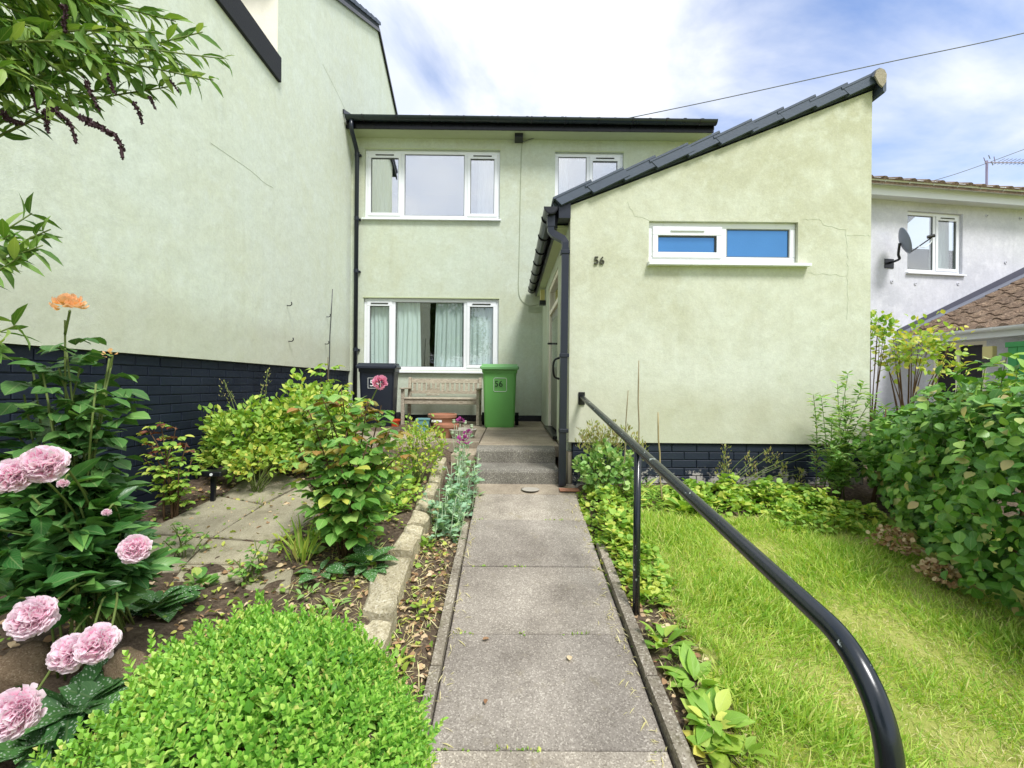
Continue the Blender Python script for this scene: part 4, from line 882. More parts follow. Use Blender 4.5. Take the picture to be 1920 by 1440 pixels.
# ------------------------------------------------------------------ bins, bench, pots, rail
def wheelie_bin(label, loc, rz, body, lidm, digits):
    t = thing('wheelie_bin', label, 'bin', loc, rz, 'wheelie bins on the patio')
    W, D, H = 0.54, 0.58, 0.88; bm = bmesh.new(); rings = []
    for z, w, d in ((0, 0.43, 0.44), (0.04, 0.45, 0.47), (H*0.5, 0.475, 0.51), (H-0.06, 0.50, 0.55), (H-0.055, 0.525, 0.575), (H, 0.53, 0.58)):
        ring = []; c = 0.045
        for sx, sy in ((-1, -1), (1, -1), (1, 1), (-1, 1)):
            cx, cy = sx*(w/2-c), sy*(d/2-c)
            a0 = {(-1, -1): 180, (1, -1): 270, (1, 1): 0, (-1, 1): 90}[(sx, sy)]
            for k in range(5): a = rad(a0+k*22.5); ring.append(bm.verts.new((cx+c*math.cos(a), cy+c*math.sin(a), z)))
        rings.append(ring)
    for a, b in zip(rings[:-1], rings[1:]):
        for i in range(len(a)): bm.faces.new((a[i], a[(i+1) % len(a)], b[(i+1) % len(a)], b[i]))
    bm.faces.new(rings[0][::-1]); bm.faces.new(rings[-1])
    me = bpy.data.meshes.new('body'); bm.to_mesh(me); bm.free(); me.shade_smooth(); me.materials.append(M[body]); 
    bo = link('body', me, t); bo.modifiers.new('edges', 'EDGE_SPLIT').split_angle = rad(35)
    lid = MB(); lid.box(-0.29, 0.29, -0.315, 0.28, H+0.001, H+0.045, 0.014); lid.prism([(-0.30, H+0.0455), (-0.25, H+0.075), (0.20, H+0.088), (0.27, H+0.0455)], 'x', -0.265, 0.265); lid.box(-0.275, 0.275, -0.335, -0.3155, H-0.01, H+0.03, 0.006)
    lo = obj('lid', lid, lidm, t)
    hb = MB(); hb.tube([(-0.27, 0.34, H+0.02), (0.27, 0.34, H+0.02)], 0.018, 10)
    for x in (-0.2, 0, 0.2): hb.box(x-0.03, x+0.03, 0.27, 0.345, H-0.03, H+0.03, 0.006)
    obj('handle', hb, lidm, t)
    for s in (-1, 1):
        w = MB(); w.tube([(s*0.235, 0.19, 0.105), (s*0.29, 0.19, 0.105)], 0.10, 18); wo = obj('wheel', w, 'rubber', t)
        obj('hub', MB().tube([(s*0.2905, 0.19, 0.105), (s*0.298, 0.19, 0.105)], 0.035, 12), 'black_plastic', wo)
    obj('axle', MB().tube([(-0.234, 0.19, 0.105), (0.234, 0.19, 0.105)], 0.012, 8), 'metal_rod', t)
    # number sticker on the front; the front leans back slightly
    fy = lambda z: -(0.235+(0.275-0.235)*z/(H-0.06))-0.002
    if digits == 'boxed':
        dg = link('number', text_mesh('56', 0.125, 0.002, 'black_print'), t); dg.location = (-0.012, fy(0.66)-0.004, 0.655); dg.rotation_euler = (math.pi/2-0.05, 0, 0)
        fr = MB(); 
        r = 0.02; x0, x1, z0, z1 = -0.085, 0.105, 0.545, 0.745; q = []
        for cx, cz, a0 in ((x1-r, z1-r, 0), (x0+r, z1-r, 90), (x0+r, z0+r, 180), (x1-r, z0+r, 270)):
            for k in range(4): a = rad(a0+k*30); q.append((cx+r*math.cos(a), cz+r*math.sin(a)))
        q.append(q[0]); fr.tube([(x, fy(z)-0.002, z) for x, z in q], 0.0035, 5); obj('sticker_border', fr, 'white_print', t)
    else:
        dg = link('number', text_mesh('56', 0.135, 0.002, 'white_print'), t); dg.location = (-0.03, fy(0.66)-0.004, 0.655); dg.rotation_euler = (math.pi/2-0.05, 0, 0)
        fr = MB(); x0, x1, z0, z1 = -0.12, 0.06, 0.585, 0.735
        for a, b in (((x0, z0), (x1, z0)), ((x1, z0), (x1, z1)), ((x1, z1), (x0, z1)), ((x0, z1), (x0, z0))): fr.tube([(a[0], fy(a[1])-0.002, a[1]), (b[0], fy(b[1])-0.002, b[1])], 0.0035, 4)
        obj('sticker_border', fr, 'white_print', t)
    return t
wheelie_bin('green wheelie bin numbered 56 to the right of the bench', (-0.147, 6.86, 0.972), rad(-1), 'bin_green', 'bin_green_lid', 'boxed')
wheelie_bin('dark blue wheelie bin numbered 56 in the corner by the downpipe', (-1.99, 6.78, 0.966), rad(7), 'bin_blue', 'bin_blue', 'plain')

bx0, bx1 = -1.70, -0.47
bench = thing('garden_bench', 'weathered wooden slatted bench under the ground floor window', 'bench', ((bx0+bx1)/2, 7.25, 0.972))
def bpart(name, mb): o = obj(name, mb, 'wood', bench); o.location = (-(bx0+bx1)/2, -7.25, -0.972); return o
z0 = 0.972
for x in (bx0, bx1-0.05):
    bpart('leg', MB().box(x, x+0.05, 6.93, 6.98, z0, z0+0.56, 0.005))
    bpart('leg', MB().prism([(7.38, z0), (7.43, z0), (7.50, z0+0.76), (7.45, z0+0.76), (7.38, z0+0.42)], 'x', x+0.002, x+0.048))
    bpart('armrest', MB().box(x-0.012, x+0.062, 6.89, 7.44, z0+0.561, z0+0.585, 0.005))
    bpart('side_rail', MB().box(x+0.01, x+0.04, 6.981, 7.379, z0+0.34, z0+0.40))
bpart('seat_rail', MB().box(bx0+0.051, bx1-0.051, 6.95, 6.975, z0+0.33, z0+0.405, 0.004))
for i in range(5): bpart('seat_slat', MB().box(bx0+0.01+(0.045 if i > 3 else 0), bx1-0.01-(0.045 if i > 3 else 0), 6.935+i*0.09, 7.012+i*0.09, z0+0.406, z0+0.428, 0.004))
lean = 0.095
for nm_, a, b in (('top_rail', 0.665, 0.735), ('lower_back_rail', 0.485, 0.535)):
    bpart(nm_, MB().prism([(7.40+lean*a, z0+a), (7.43+lean*a, z0+a), (7.43+lean*b, z0+b), (7.40+lean*b, z0+b)], 'x', bx0+0.05, bx1-0.05))
xs_ = np.linspace(bx0+0.10, bx1-0.10, 14)
for i, x in enumerate(xs_):
    if 3 <= i <= 5: continue
    bpart('back_slat', MB().prism([(7.408+lean*.535, z0+.536), (7.422+lean*.535, z0+.536), (7.422+lean*.665, z0+.664), (7.408+lean*.665, z0+.664)], 'x', x-0.024, x+0.024))
for x in (xs_[3]+0.0, xs_[4], xs_[5]): bpart('back_slat', MB().box(x-0.026, x+0.026, 7.455, 7.47, z0+0.575, z0+0.664))
bpart('carved_panel', MB().box(xs_[3]-0.03, xs_[5]+0.03, 7.452, 7.472, z0+0.5355, z0+0.574))
bpart('panel_ledge', MB().box(xs_[3]-0.03, xs_[5]+0.03, 7.42, 7.46, z0+0.455, z0+0.475, 0.003))
bpart('stretcher', MB().box(bx0+0.05, bx1-0.05, 7.16, 7.19, z0+0.34, z0+0.385))

def pot(name, label, loc, prof, mat, soil=True, group=None):
    t = thing(name, label, 'pot', loc, 0, group); obj('body', MB().lathe(prof, 0, 0, 0, 28), mat, t, True).modifiers.new('edges', 'EDGE_SPLIT').split_angle = rad(40)
    return t
def rimmed(r, h): return [(r*0.70, 0), (r*0.92, h*0.78), (r*0.93, h*0.79), (r*1.0, h*0.80), (r*1.02, h*0.98), (r*0.99, h), (r*0.90, h), (r*0.88, h*0.86), (r*0.2, h*0.85)]
p_ = pot('terracotta_pot', 'wide terracotta pot with a white label in front of the bench', (-0.96, 6.35, 0.955), rimmed(0.205, 0.24), 'terracotta')
obj('label_strip', MB().box(-0.12, 0.02, -0.192, -0.186, 0.135, 0.165), 'white_print', p_)
pot('terracotta_pot', 'second terracotta pot standing lower behind the yellow green shrub', (-0.78, 5.55, 0.945), rimmed(0.15, 0.18), 'terracotta')
pot('orange_pot', 'small orange red pot between the blue bin and the bench', (-1.73, 6.66, 0.955), rimmed(0.09, 0.13), 'orange_pot')
pot('terracotta_pot', 'terracotta pot rim showing over the rose by the blue bin', (-2.18, 6.05, 0.955), rimmed(0.19, 0.34), 'terracotta')
pot('stone_pot', 'low pale stone pot at the corner of the landing', (-0.58, 5.50, 0.945), [(0.13, 0), (0.17, 0.10), (0.18, 0.12), (0.15, 0.125), (0.13, 0.09), (0.03, 0.085)], 'stone_pot')
tp = thing('planter_box', 'small teal plastic planter beside the terracotta pot', 'planter', (-1.2, 6.2, 0.955)); obj('body', MB().prism([(-0.07, 0), (0.07, 0), (0.09, 0.16), (-0.09, 0.16)], 'y', -0.07, 0.07), 'teal_pot', tp); obj('rim', MB().box(-0.10, 0.10, -0.08, 0.08, 0.161, 0.185, 0.004), 'teal_pot', tp)

rail = thing('handrail', 'black tubular metal handrail sloping down beside the path', 'handrail', (0.69, 2.36, 0.39))
def rlpart(name, mb, mat='rail', smooth=True): o = obj(name, mb, mat, rail, smooth); o.location = (-0.69, -2.36, -0.39); return o
far = np.array([0.675, 4.11, 1.512]); near = at_x(1549, 1166, 0.70)
d = (near-far)/np.linalg.norm(near-far)
P = [far+(near-far)*t for t in np.linspace(0, 1, 12)]
Rb = 0.19; th0 = math.atan2(-d[2], -d[1]); cen_ = near+np.array([0, -math.sin(th0), -math.cos(th0)])*0  # bend: quarter turn from the slope into the post
cx_, cz_ = near[1]+(-math.sin(th0))*0.0, near[2]
for k in range(1, 15):
    th = th0+(math.pi/2-th0)*k/14
    P.append(np.array([0.70, near[1]-Rb*(math.sin(th)-math.sin(th0)), near[2]-Rb*(math.cos(th0)-math.cos(th))]))
P += [P[-1]-np.array([0, 0, 0.15]), np.array([0.70, P[-1][1], float(gz(0.9, 0.8))-0.1])]
rlpart('top_tube', MB().tube(P, 0.0225, 24))
pf = far*(1-0.555)+near*0.555
for (y,) in ((2.37,),):
    tt = (y-far[1])/(near[1]-far[1]); pt_ = far+(near-far)*tt
    rlpart('post', MB().tube([(pt_[0], y, float(gz(pt_[0], y))-0.1), (pt_[0], y, pt_[2])], 0.0195, 16))
rlpart('wall_plate', MB().box(0.645, 0.705, 4.135, 4.1495, 1.44, 1.56, 0.003), 'black_paint', False)
rlpart('wall_bracket', MB().tube([(0.675, 4.11, 1.512), (0.675, 4.14, 1.512)], 0.018, 10), 'black_paint')

sb = at_y(399, 935, 3.50); sl_ = thing('solar_light', 'black solar garden light on a short stake by the flagstones', 'garden light', (sb[0], 3.5, float(gz(sb[0], 3.5))))
obj('stake', MB().prism([(-0.014, 0), (0.014, 0), (0.022, 0.22), (-0.010, 0.22)], 'y', -0.012, 0.012), 'solar', sl_)
obj('head', MB().box(-0.075, 0.09, -0.05, 0.05, 0.221, 0.262, 0.008), 'solar', sl_); obj('lens', MB().tube([(0.02, -0.0505, 0.24), (0.02, -0.056, 0.24)], 0.011, 12), 'lamp_lens', sl_)
for lab, a, b, Y, r, mt in (('tall bamboo cane standing behind the handrail post', (1197, 676), (1198, 905), 3.75, 0.006, 'cane'), ('short bamboo cane leaning left of the tall cane', (1177, 732), (1170, 890), 3.85, 0.005, 'cane'), ('bare stick leaning by the wall right of the handrail', (1233, 773), (1240, 930), 3.75, 0.007, 'dry_stem'), ('thin metal rod standing against the mint wall above the roses', (623, 542), (612, 790), 5.0, 0.007, 'metal_rod')):
    p, q = at_y(*a, Y), at_y(*b, Y); q = q+(q-p)*max(0, (q[2]-float(gz(q[0], q[1]))+0.03)/(p[2]-q[2])); n_ = 7; L = [q+(p-q)*i/n_+np.array([0.004*math.sin(i*2.1), 0, 0]) for i in range(n_+1)]
    tag(obj('garden_cane', MB().tube(L, [r*1.15]+[r]*(n_-1)+[r*0.7], 8), mt, None, True), lab, 'cane')
ds = at_g(995, 922, 0.0); sh = MB(); sh.lathe([(0.0, 0), (0.08, 0.002), (0.085, 0.006), (0.07, 0.007), (0.02, 0.005)], 0, 0, 0, 24)
o = obj('stone_disc', sh, 'stone_pot', None, True, (ds[0], 4.04, SLOPE*4.04-0.004)); tag(o, 'flat pale round stone disc lying on the path in front of the steps', 'stone disc')
dg = obj('drain_cover', MB().box(-0.09, 0.09, -0.05, 0.05, 0, 0.012, 0.003), 'terracotta', None, False, (0.55, 4.03, SLOPE*4.03-0.004)); tag(dg, 'small rusty drain cover at the foot of the porch downpipe', 'drain cover')

# flagstones and border stones
flags = struct('flagstone_path', None)
def flag(px, z0=0.105, name='flagstone', parent=None, mat='flag', th=0.05, c=0.008, wob=0.003):
    q = [at_g(a, b, z0)[:2] for a, b in px]; return slab(parent or flags, name, q, lambda x, y: SLOPE*y+z0, th, mat, c, wob)
flag([(270, 997), (398, 1004), (490, 946), (410, 930)]); flag([(402, 1004), (516, 1013), (606, 957), (575, 905), (494, 946)]); flag([(416, 928), (492, 943), (572, 902), (520, 885), (470, 890)])
flag([(258, 1002), (391, 1009), (335, 1066), (196, 1086)]); flag([(396, 1009), (515, 1018), (482, 1056), (350, 1053)])
flag([(346, 1058), (480, 1061), (446, 1100), (322, 1090)], 0.09); flag([(486, 1062), (550, 1066), (542, 1112), (452, 1102)], 0.09)
border = thing('stone_border', 'row of rough sandstone blocks edging the flower bed by the path', 'border', (-0.68, 3.0, 0.5))
S = [[(662, 1160), (698, 1147), (739, 1157), (716, 1208), (686, 1190)], [(690, 1086), (748, 1106), (737, 1152), (678, 1141)], [(692, 1080), (722, 1033), (774, 1038), (759, 1080), (748, 1103)], [(730, 1028), (754, 999), (787, 1007), (774, 1036)],
     [(753, 997), (757, 977), (795, 981), (789, 1004)], [(761, 975), (774, 951), (809, 957), (797, 979)], [(777, 949), (783, 931), (813, 933), (809, 954)], [(791, 928), (799, 905), (825, 908), (815, 930)], [(802, 903), (806, 888), (829, 890), (826, 905)], [(808, 886), (812, 872), (833, 874), (830, 887)], [(814, 870), (818, 857), (838, 858), (834, 872)],
     [(640, 1215), (676, 1196), (712, 1212), (690, 1262), (652, 1250)]]
for q in S:
    P2 = [at_g(a, b, 0.12)[:2] for a, b in q]; jit = random.uniform(-0.024, 0.018); mid = sum(P2)/len(P2); P2 = [mid+(p-mid)*random.uniform(0.88, 0.97) for p in P2]
    # subdivide outline a little so that the blocks look hewn
    R2 = []
    for i in range(len(P2)):
        a, b = P2[i], P2[(i+1) % len(P2)]; R2 += [a, (a+b)/2+np.array([random.uniform(-.014, .014), random.uniform(-.014, .014)])]
    o = slab(border, 'stone_block', R2, lambda x, y, j=jit: SLOPE*y+0.12+j, 0.16, 'stone', 0.016, 0.013); o.location = (0.68, -3.0, -0.5)
for k, (px, py, w, h) in enumerate(((45, 1245, 0.15, 0.10), (125, 1225, 0.12, 0.09), (235, 1250, 0.12, 0.09))):
    c = at_soil(px, py+18); bm = bmesh.new(); bmesh.ops.create_icosphere(bm, subdivisions=3, radius=1); rr = np.random.default_rng(k)
    for v in bm.verts: n = 1+0.16*math.sin(v.co.x*3.1+k)*math.cos(v.co.y*2.7)+0.08*math.sin(7*v.co.z+5*v.co.x+k)+0.05*math.sin(11*v.co.y-9*v.co.x); v.co = Vector((v.co.x*w*0.6, v.co.y*w*0.45, v.co.z*h*0.8))*n
    me = bpy.data.meshes.new('rock'); bm.to_mesh(me); bm.free(); me.shade_smooth(); me.materials.append(M['brown_stone'])
    tag(link('rock', me, None, (c[0], c[1], c[2]+0.02)), ['rounded brown rock under the lowest peony blooms by the wall', 'brown rock between the peony and the spotted leaves', 'reddish brown rock beside the box ball'][k], 'rock')

# ------------------------------------------------------------------ foliage core
def template(rows, fold=0.25, curl=0.0, wave=0.0):
    """leaf of unit length along +y; rows: (v, half width); fold lifts the edges, curl bends the tip down"""
    V = [(0, 0, 0)]; UV = [(0.5, 0)]; F = []
    for v, h in rows:
        zc = -curl*v*v
        for s in (-1, 0, 1): V.append((s*h, v, zc+(fold*h+wave*math.sin(v*19+s) if s else 0))); UV.append((0.5+0.5*s, v))
    V.append((0, 1, -curl)); UV.append((0.5, 1)); n = len(rows)
    F += [(0, 2, 1), (0, 3, 2)]
    for i in range(n-1):
        a, b = 1+3*i, 4+3*i
        F += [(a, a+1, b+1), (a, b+1, b), (a+1, a+2, b+2), (a+1, b+2, b+1)]
    t = len(V)-1; a = 1+3*(n-1); F += [(a, a+1, t), (a+1, a+2, t)]
    return np.array(V, float), np.array(F, int), np.array(UV, float)
T = {'oval': template([(0.12, 0.17), (0.32, 0.31), (0.56, 0.33), (0.8, 0.2)], 0.3, 0.22, 0.02), 'lance': template([(0.15, 0.075), (0.4, 0.13), (0.7, 0.10)], 0.4, 0.3), 'broadlance': template([(0.12, 0.10), (0.32, 0.19), (0.55, 0.21), (0.78, 0.13)], 0.4, 0.3, 0.015),
     'small': template([(0.5, 0.27)], 0.35, 0.1), 'boxleaf': template([(0.28, 0.23), (0.66, 0.25)], 0.4, 0.16), 'narrow': template([(0.45, 0.07)], 0.2, 0.2), 'round': template([(0.2, 0.32), (0.5, 0.46), (0.82, 0.33)], 0.22, 0.14, 0.03), 'blade': template([(0.4, 0.03), (0.75, 0.02)], 0.2, 0.35),
     'petal': template([(0.3, 0.22), (0.65, 0.42), (0.92, 0.34)], -0.55, -0.25, 0.05), 'lobed': template([(0.2, 0.14), (0.36, 0.40), (0.46, 0.20), (0.64, 0.36), (0.76, 0.13)], 0.25, 0.12, 0.02)}
TM = {}
def fill_mesh(name, V, F, UV, mat, pick=None, smooth=True):
    me = bpy.data.meshes.new(name); nv, nf = len(V), len(F)
    me.vertices.add(nv); me.vertices.foreach_set('co', V.astype(np.float32).ravel()); me.loops.add(nf*3); me.loops.foreach_set('vertex_index', F.astype(np.int32).ravel())
    me.polygons.add(nf); me.polygons.foreach_set('loop_start', np.arange(0, nf*3, 3, dtype=np.int32)); me.polygons.foreach_set('loop_total', np.full(nf, 3, np.int32))
    uvl = me.uv_layers.new(name='UVMap'); uvl.data.foreach_set('uv', UV[F.ravel()].astype(np.float32).ravel())
    if pick is not None: at = me.attributes.new('pick', 'FLOAT', 'POINT'); at.data.foreach_set('value', pick.astype(np.float32))
    if smooth: me.polygons.foreach_set('use_smooth', np.ones(nf, bool))
    me.update(); me.validate(); me.materials.append(M[mat] if isinstance(mat, str) else mat); return me
def frames(axis, up, size, wid, roll=None):
    """rotation*scale matrices whose y is the leaf axis and z the leaf face"""
    a = axis/np.maximum(np.linalg.norm(axis, axis=1), 1e-9)[:, None]; x = np.cross(a, up); bad = np.linalg.norm(x, axis=1) < 1e-3
    x[bad] = np.cross(a[bad], np.array([0.3, 0.9, 0.1])); x /= np.linalg.norm(x, axis=1)[:, None]; z = np.cross(x, a)
    if roll is not None: c, s = np.cos(roll)[:, None], np.sin(roll)[:, None]; x, z = c*x+s*z, -s*x+c*z
    return np.stack([x*(size*wid)[:, None], a*size[:, None], z*size[:, None]], -1)
def joined(name, t, Rm, pos, mat, parent=None, loc=(0, 0, 0)):
    V0, F0, U0 = T[t]; n = len(pos); V = np.einsum('nij,kj->nki', Rm, V0)+pos[:, None, :]; k = len(V0)
    F = (F0[None]+(np.arange(n)*k)[:, None, None]).reshape(-1, 3); pick = np.repeat(rng.random(n), k)
    return fill_mesh(name, V.reshape(-1, 3)-np.asarray(loc), F, np.tile(U0, (n, 1)), mat, pick)
def screen_size(pos, size):
    p = pos-CAM; dpt = p@CF; x = 960+FPX*(p@CR)/np.maximum(dpt, .05); y = 720-FPX*(p@CU)/np.maximum(dpt, .05)
    ok = (dpt > 0.15) & (x > -40) & (x < 1960) & (y > -40) & (y < 1480); return np.where(ok, size*FPX/np.maximum(dpt, .05), 0)
def emit(root, t, axis, up, pos, size, mat, wid=1.0, cap=300, minpx=22, name='leaf', roll=None, rest='foliage'):
    """leaves of a plant: the ones that show largest as leaves of their own, the others joined"""
    n = len(pos); size = np.broadcast_to(size, (n,)).astype(float); wid = np.broadcast_to(wid, (n,)).astype(float)
    Rm = frames(np.asarray(axis, float), np.asarray(up, float), size, wid, roll); base = np.array(root.location)
    px = screen_size(pos, size); order = np.argsort(-px); sel = order[:cap]; sel = sel[px[sel] >= minpx]; mask = np.zeros(n, bool); mask[sel] = True
    if len(sel):
        key = (t, mat)
        if key not in TM: V, F, U = T[t]; TM[key] = fill_mesh(name, V, F, U, mat, np.zeros(len(V)))
        for i in sel:
            o = bpy.data.objects.new(name, TM[key]); COL.objects.link(o); o.parent = root
            m = Matrix(Rm[i].tolist()).to_4x4(); m.translation = Vector(pos[i]-base); o.matrix_local = m
    if (~mask).any():
        o = link(rest, joined(rest, t, Rm[~mask], pos[~mask], mat, loc=base), root); o['kind'] = 'stuff'
def rnd(a, b, n=None): return rng.uniform(a, b, n)
def unit(v): return v/np.maximum(np.linalg.norm(v, axis=-1, keepdims=True), 1e-9)
def rdir(n, zmin=-1, zmax=1):
    z = rng.uniform(zmin, zmax, n); a = rng.uniform(0, 2*np.pi, n); r = np.sqrt(1-z*z); return np.stack([r*np.cos(a), r*np.sin(a), z], -1)
UP = np.array([0, 0, 1.0])
def plant(name, label, cat, x, y, group=None, z=None): return thing(name, label, cat, (x, y, float(gz(x, y)) if z is None else z), 0, group)
def stems(root, paths, r0, r1, mat='stem', name='stem', n=6, joinall=False):
    base = np.array(root.location); mb = MB()
    for p in paths:
        p = np.asarray(p); rr = np.linspace(r0, r1, len(p))
        if joinall: mb.tube(p-base, rr, n)
        else: obj(name, MB().tube(p-base, rr, n), mat, root, True)
    if joinall: o = obj(name, mb, mat, root, True); return o
def arc(a, b, bow=0.08, n=7):
    a, b = np.asarray(a, float), np.asarray(b, float); m = (a+b)/2; off = np.array([b[0]-a[0], b[1]-a[1], 0])*-0.25+np.array([rnd(-bow, bow), rnd(-bow, bow), 0])
    t = np.linspace(0, 1, n)[:, None]; return (1-t)**2*a+2*t*(1-t)*(m+off)+t*t*b
def compound(paths, per, length, leaflets=5, size=0.06, lo=0.25, spread=0.9, droop=0.35):
    """rose-like compound leaves along stems -> (pos, axis, up, size)"""
    P, A, U, S = [], [], [], []
    for p in paths:
        p = np.asarray(p); k = len(p); ph = rnd(0, 6.3)
        for j in range(per):
            t = (lo+(1-lo)*(j+rnd(0, 1))/per)*(k-1); i = min(int(t), k-2); q = p[i]+(p[i+1]-p[i])*(t-i); a = ph+j*2.4+rnd(-.3, .3)
            d = np.array([math.cos(a), math.sin(a), rnd(-0.05, 0.55)]); d /= np.linalg.norm(d); L = length*rnd(0.7, 1.15); side = unit(np.cross(d, UP)); upv = unit(np.cross(side, d))
            s0 = size*rnd(0.75, 1.15)
            for m in range(leaflets):
                if m == leaflets-1: pos, ax, s = q+d*L, d, s0*1.15
                else: pos = q+d*L*(0.45+0.5*(m//2)/max(1, (leaflets-1)//2)); ax = unit(d*0.55+side*(1 if m % 2 else -1)*spread); s = s0*(0.85+0.1*(m//2))
                ax = unit(ax+np.array([0, 0, -droop*rnd(0.3, 1.2)])); P.append(pos-UP*droop*0.02); A.append(ax); U.append(upv+rng.normal(0, .25, 3)); S.append(s)
    return np.array(P), np.array(A), np.array(U), np.array(S)
def bloom(root, centre, r, mat, facing=(0, -0.3, 1), n=70, open_=1.2, name='flower', fluff=0.12, tip=0.5):
    """many-petalled flower head; fluff ruffles the petals"""
    f = unit(np.asarray(facing, float)); x = unit(np.cross(f, [0.2, 0.9, 0.3])); y = np.cross(f, x); base = np.array(root.location)
    i = np.arange(n); tt = (i+0.5)/n; th = np.arccos(1-tt*(1-math.cos(1.45*open_))); ph = i*2.39996+rng.normal(0, .2, n)
    dirs = unit(np.cos(th)[:, None]*f+np.sin(th)[:, None]*(np.cos(ph)[:, None]*x+np.sin(ph)[:, None]*y)+rng.normal(0, fluff, (n, 3)))
    up = unit(f-dirs*(dirs@f)[:, None]*0.9+rng.normal(0, fluff*1.5, (n, 3))); L = r*tip*rnd(0.8, 1.2, n)
    pos = np.asarray(centre)-f*r*0.25+dirs*(r*(1-tip))*rnd(0.85, 1.05, n)[:, None]
    if fluff > 0.2:                                     # double flowers are packed with petals to the core
        p2 = np.asarray(centre)-f*r*0.3+dirs*(r*(1-tip)*0.45); pos = np.concatenate([pos, p2]); dirs = np.concatenate([dirs, unit(dirs+rng.normal(0, .3, (n, 3)))]); up = np.concatenate([up, rdir(n)]); L = np.concatenate([L, L*1.15]); n = 2*n
    return link(name, joined(name, 'petal', frames(dirs, up, L, rnd(0.8, 1.3, n)), pos, mat, loc=base), root)

# ------------------------------------------------------------------ plants: left bed
# box ball: thousands of short sprigs on a rounded dome
def box_ball():
    c = np.array([-0.665, 1.17, 0.535]); R3 = np.array([0.425, 0.41, 0.42]); t = plant('box_shrub', 'rounded bright green clipped box ball at the path corner', 'shrub', -0.66, 1.17)
    n = 2900; i = np.arange(n); z = 1-1.45*(i+0.5)/n; a = i*2.39996; r = np.sqrt(1-z*z); d = np.stack([r*np.cos(a), r*np.sin(a), z], -1)
    lump = 1+0.05*np.sin(d[:, 0]*9+2*d[:, 1])*np.cos(d[:, 1]*7)+0.045*np.sin(d[:, 2]*11+d[:, 0]*5)+0.035*np.sin(d[:, 0]*27+d[:, 2]*13)*np.sin(d[:, 1]*25-d[:, 2]*9)+(rng.random(n) < 0.05)*rnd(0.04, 0.11, n)+rng.normal(0, .035, n)
    tip = c+d*R3*lump[:, None]; axis = unit(d*0.75+UP*0.75+rng.normal(0, .22, (n, 3)))
    P, A, U, S = [], [], [], []
    for k in range(7):                                   # pairs of leaves up each sprig
        f = k/6.0; ph = np.pi/2*k+rnd(0, 0.5, n); x = unit(np.cross(axis, rdir(n)*0.3+np.array([.3, .8, .2]))); y = np.cross(axis, x)
        for s in (0, np.pi):
            o = np.cos(ph+s)[:, None]*x+np.sin(ph+s)[:, None]*y; P.append(tip-axis*(0.065*(1-f))[..., None] if np.ndim(f) else tip-axis*0.065*(1-f)); A.append(unit(axis*(0.55+0.9*f)+o*(1.1-0.6*f))); U.append(axis*1.0-o*0.2); S.append(rnd(0.018, 0.029, n)*(1.0-0.25*f))
    P, A, U, S = map(np.concatenate, (P, A, U, S)); emit(t, 'boxleaf', A, U, P, S, 'L_box', 1.05, 300, 10)
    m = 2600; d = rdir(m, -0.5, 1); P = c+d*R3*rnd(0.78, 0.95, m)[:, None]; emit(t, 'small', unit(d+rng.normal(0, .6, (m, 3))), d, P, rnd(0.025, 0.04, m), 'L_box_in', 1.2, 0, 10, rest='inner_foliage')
    st_ = [arc((-0.66, 1.17, float(gz(-.66, 1.17))), c+unit(np.array([rnd(-1, 1), rnd(-1, 1), rnd(0.2, 1)]))*0.3, 0.05) for _ in range(14)]; stems(t, st_, 0.012, 0.004, 'bark', 'branch', 5)
box_ball()

